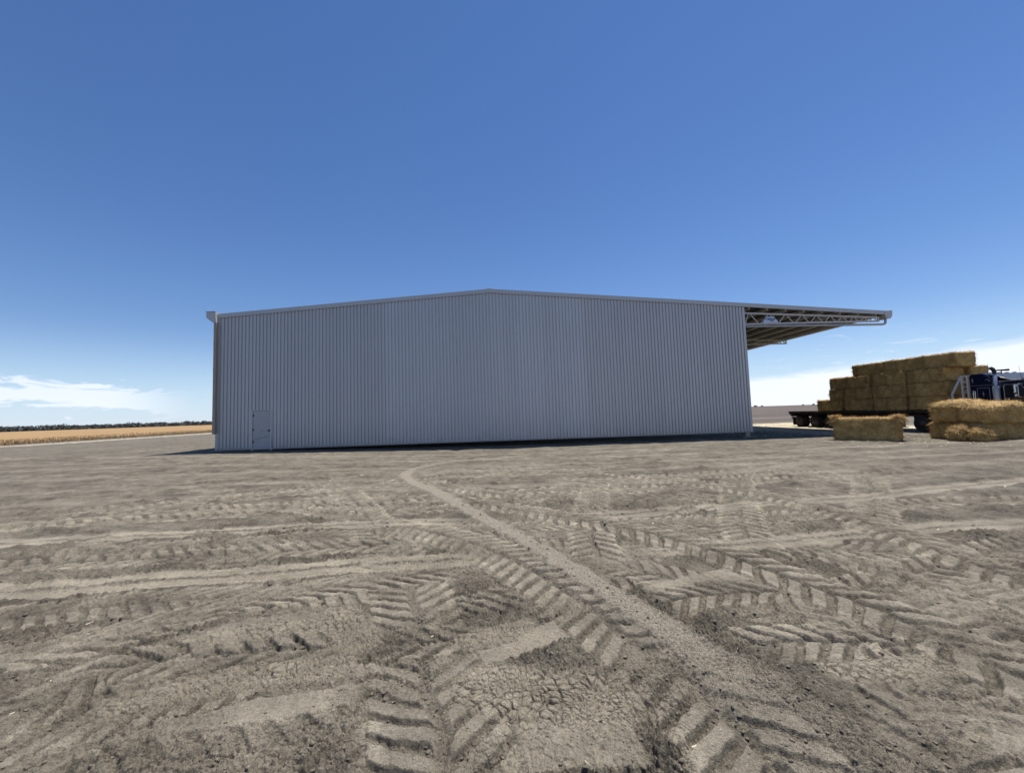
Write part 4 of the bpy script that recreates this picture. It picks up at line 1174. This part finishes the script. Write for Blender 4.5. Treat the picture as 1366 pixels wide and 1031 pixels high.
for (az_, dist, H, lb) in ((33.45, 760, 6.0, 'tiny dark tree on the right horizon, closest to the shed wall'), (34.2, 800, 4.5, 'tiny lone tree on the right horizon, second out from the shed wall'),
                      (38.2, 900, 4.5, 'low far bush on the right horizon, left of the trailer load'), (39.2, 880, 6.0, 'far rounded tree on the horizon just behind the trailer rear')):
    x, y = dist * math.sin(R(az_)), dist * math.cos(R(az_))
    tr = empty('tree', (x, y, 0), lb, 'tree', 'lone trees on the right horizon')
    V_, F_, T_ = [], [], []
    H *= .55; w_ = H * (.6 if H < 2.6 else .8)
    for j in range(4): crown(V_, F_, T_, (random.uniform(-w_, w_) * .6, random.uniform(-1, 1), H * random.uniform(.5, .75)), w_ * .6, H * .26, 60, .5)
    obj('crown', np_mesh('crown', V_, F_, {'tone': ('FLOAT', T_)}), M['foliage'], tr)
    bm = bmesh.new(); tube(bm, [(0, 0, -.3), (.1, 0, H * .3), (.0, .1, H * .6)], [.25, .18, .1], 8); fin(bm, 'trunk', bark, tr)

# ------------------------------------------------------------------ sky, sun, camera
SUN = Vector((.25, .19, 1.0)).normalized()
w = bpy.data.worlds.new('World'); scene.world = w; w.use_nodes = True
nt = w.node_tree; N = nt.nodes; L = nt.links
bg = N['Background']
sky = N.new('ShaderNodeTexSky'); sky.sky_type = 'NISHITA'; sky.sun_disc = False
sky.sun_elevation = math.asin(SUN.z); sky.sun_rotation = math.atan2(SUN.x, SUN.y)
sky.altitude = 200; sky.air_density = 1.0; sky.dust_density = 0.05; sky.ozone_density = 2.6
bg.inputs['Strength'].default_value = .086
def wm(op, a, b=0., c=None, clamp=False):
    m = N.new('ShaderNodeMath'); m.operation = op; m.use_clamp = clamp
    for i, v in enumerate((a, b) if c is None else (a, b, c)):
        if isinstance(v, bpy.types.NodeSocket): L.new(v, m.inputs[i])
        else: m.inputs[i].default_value = v
    return m.outputs[0]
tc = N.new('ShaderNodeTexCoord')
nm = N.new('ShaderNodeVectorMath'); nm.operation = 'NORMALIZE'; L.new(tc.outputs['Generated'], nm.inputs[0])
sx = N.new('ShaderNodeSeparateXYZ'); L.new(nm.outputs[0], sx.inputs[0])
azd = wm('MULTIPLY', wm('ARCTAN2', sx.outputs[0], sx.outputs[1]), 180 / math.pi)
eld = wm('MULTIPLY', wm('ARCSINE', sx.outputs[2]), 180 / math.pi)
def cloud_noise(sa, se, scale, detail, rough, dist, off=0.):
    cb = N.new('ShaderNodeCombineXYZ'); L.new(wm('MULTIPLY', azd, sa), cb.inputs[0]); L.new(wm('MULTIPLY', eld, se), cb.inputs[1]); cb.inputs[2].default_value = off
    n_ = N.new('ShaderNodeTexNoise'); L.new(cb.outputs[0], n_.inputs['Vector'])
    n_.inputs['Scale'].default_value = scale; n_.inputs['Detail'].default_value = detail; n_.inputs['Roughness'].default_value = rough; n_.inputs['Distortion'].default_value = dist
    return n_.outputs[0]
def ss(x, a, b):
    m = N.new('ShaderNodeMapRange'); m.interpolation_type = 'SMOOTHSTEP'; L.new(x, m.inputs[0]); m.inputs[1].default_value = a; m.inputs[2].default_value = b
    return m.outputs[0]
nz = cloud_noise(.20, .85, 1.0, 9, .62, .9, 3.3)
nf = cloud_noise(.30, 1.4, 1.0, 6, .6, .8, 8.1)
# left: a streaky wisp low over the tree belt
env = wm('MULTIPLY', ss(azd, -34.5, -43), ss(azd, -75, -55))
cen = wm('ADD', wm('MULTIPLY', azd, -.10), -1.45)                 # lifts towards the left
ev = wm('ABSOLUTE', wm('SUBTRACT', eld, cen))
core = ss(wm('ADD', wm('DIVIDE', ev, 1.35), wm('MULTIPLY', wm('SUBTRACT', nz, .5), 4.6)), 1.05, .55)
c1_ = wm('MULTIPLY', core, env)
# right: a broad pale bank with a soft upper edge
top = wm('ADD', wm('MULTIPLY', wm('SUBTRACT', azd, 33), .085), 3.1)
bank = wm('MULTIPLY', ss(wm('SUBTRACT', wm('ADD', eld, wm('MULTIPLY', wm('SUBTRACT', nz, .5), 1.5)), top), .55, -.55), ss(azd, 8, 30))
bank = wm('MULTIPLY', bank, wm('ADD', .72, wm('MULTIPLY', nf, .3)))
wisp = wm('MULTIPLY', wm('MULTIPLY', ss(nf, .56, .78), ss(azd, 24, 40)), wm('MULTIPLY', ss(eld, 9, 6), .45))
cl_ = wm('MINIMUM', wm('MAXIMUM', wm('MULTIPLY', c1_, .72), wm('MAXIMUM', bank, wisp)), 1.0)
mh = N.new('ShaderNodeMix'); mh.data_type = 'RGBA'; mh.inputs[7].default_value = (4.9, 6.9, 9.2, 1)
mx = N.new('ShaderNodeMix'); mx.data_type = 'RGBA'
hs = N.new('ShaderNodeHueSaturation'); hs.inputs['Saturation'].default_value = 1.18; tn = N.new('ShaderNodeMix'); tn.data_type = 'RGBA'; tn.blend_type = 'MULTIPLY'; tn.inputs[0].default_value = 1; tn.inputs[7].default_value = (1.02, .965, 1.04, 1); L.new(sky.outputs[0], tn.inputs[6]); L.new(tn.outputs[2], hs.inputs['Color'])
L.new(cl_, mx.inputs[0]); L.new(hs.outputs[0], mh.inputs[6]); L.new(wm('MULTIPLY', ss(eld, 11, -1), .66), mh.inputs[0]); L.new(mh.outputs[2], mx.inputs[6]); mx.inputs[7].default_value = (8.7, 9.1, 9.9, 1)
L.new(mx.outputs[2], bg.inputs['Color'])

ld = bpy.data.lights.new('sun', 'SUN'); ld.energy = 5.0; ld.angle = R(.5); ld.color = (1, .955, .88)
lo = bpy.data.objects.new('sun', ld); col.objects.link(lo)
lo.rotation_euler = SUN.to_track_quat('Z', 'Y').to_euler(); lo.location = (20, 20, 60)

cd = bpy.data.cameras.new('camera'); cd.sensor_width = 36; cd.lens = 542.67 / 1366 * 36
cd.clip_start = .05; cd.clip_end = 20000
co_ = bpy.data.objects.new('camera', cd); col.objects.link(co_)
yaw, pit, rol = .047877, .067962, .032235
right = Vector((math.cos(yaw), -math.sin(yaw), 0)); fwd = Vector((math.sin(yaw) * math.cos(pit), math.cos(yaw) * math.cos(pit), math.sin(pit)))
up = right.cross(fwd)
rc = right * math.cos(rol) - up * math.sin(rol); uc = right * math.sin(rol) + up * math.cos(rol)
mw = Matrix((rc, uc, -fwd)).transposed().to_4x4(); mw.translation = (0, 0, CAMH)
co_.matrix_world = mw
scene.camera = co_
vs = scene.view_settings
vs.view_transform = 'Standard'; vs.look = 'None'; vs.exposure = .42; vs.gamma = 1; vs.use_curve_mapping = False
scene.cycles.max_bounces = 6
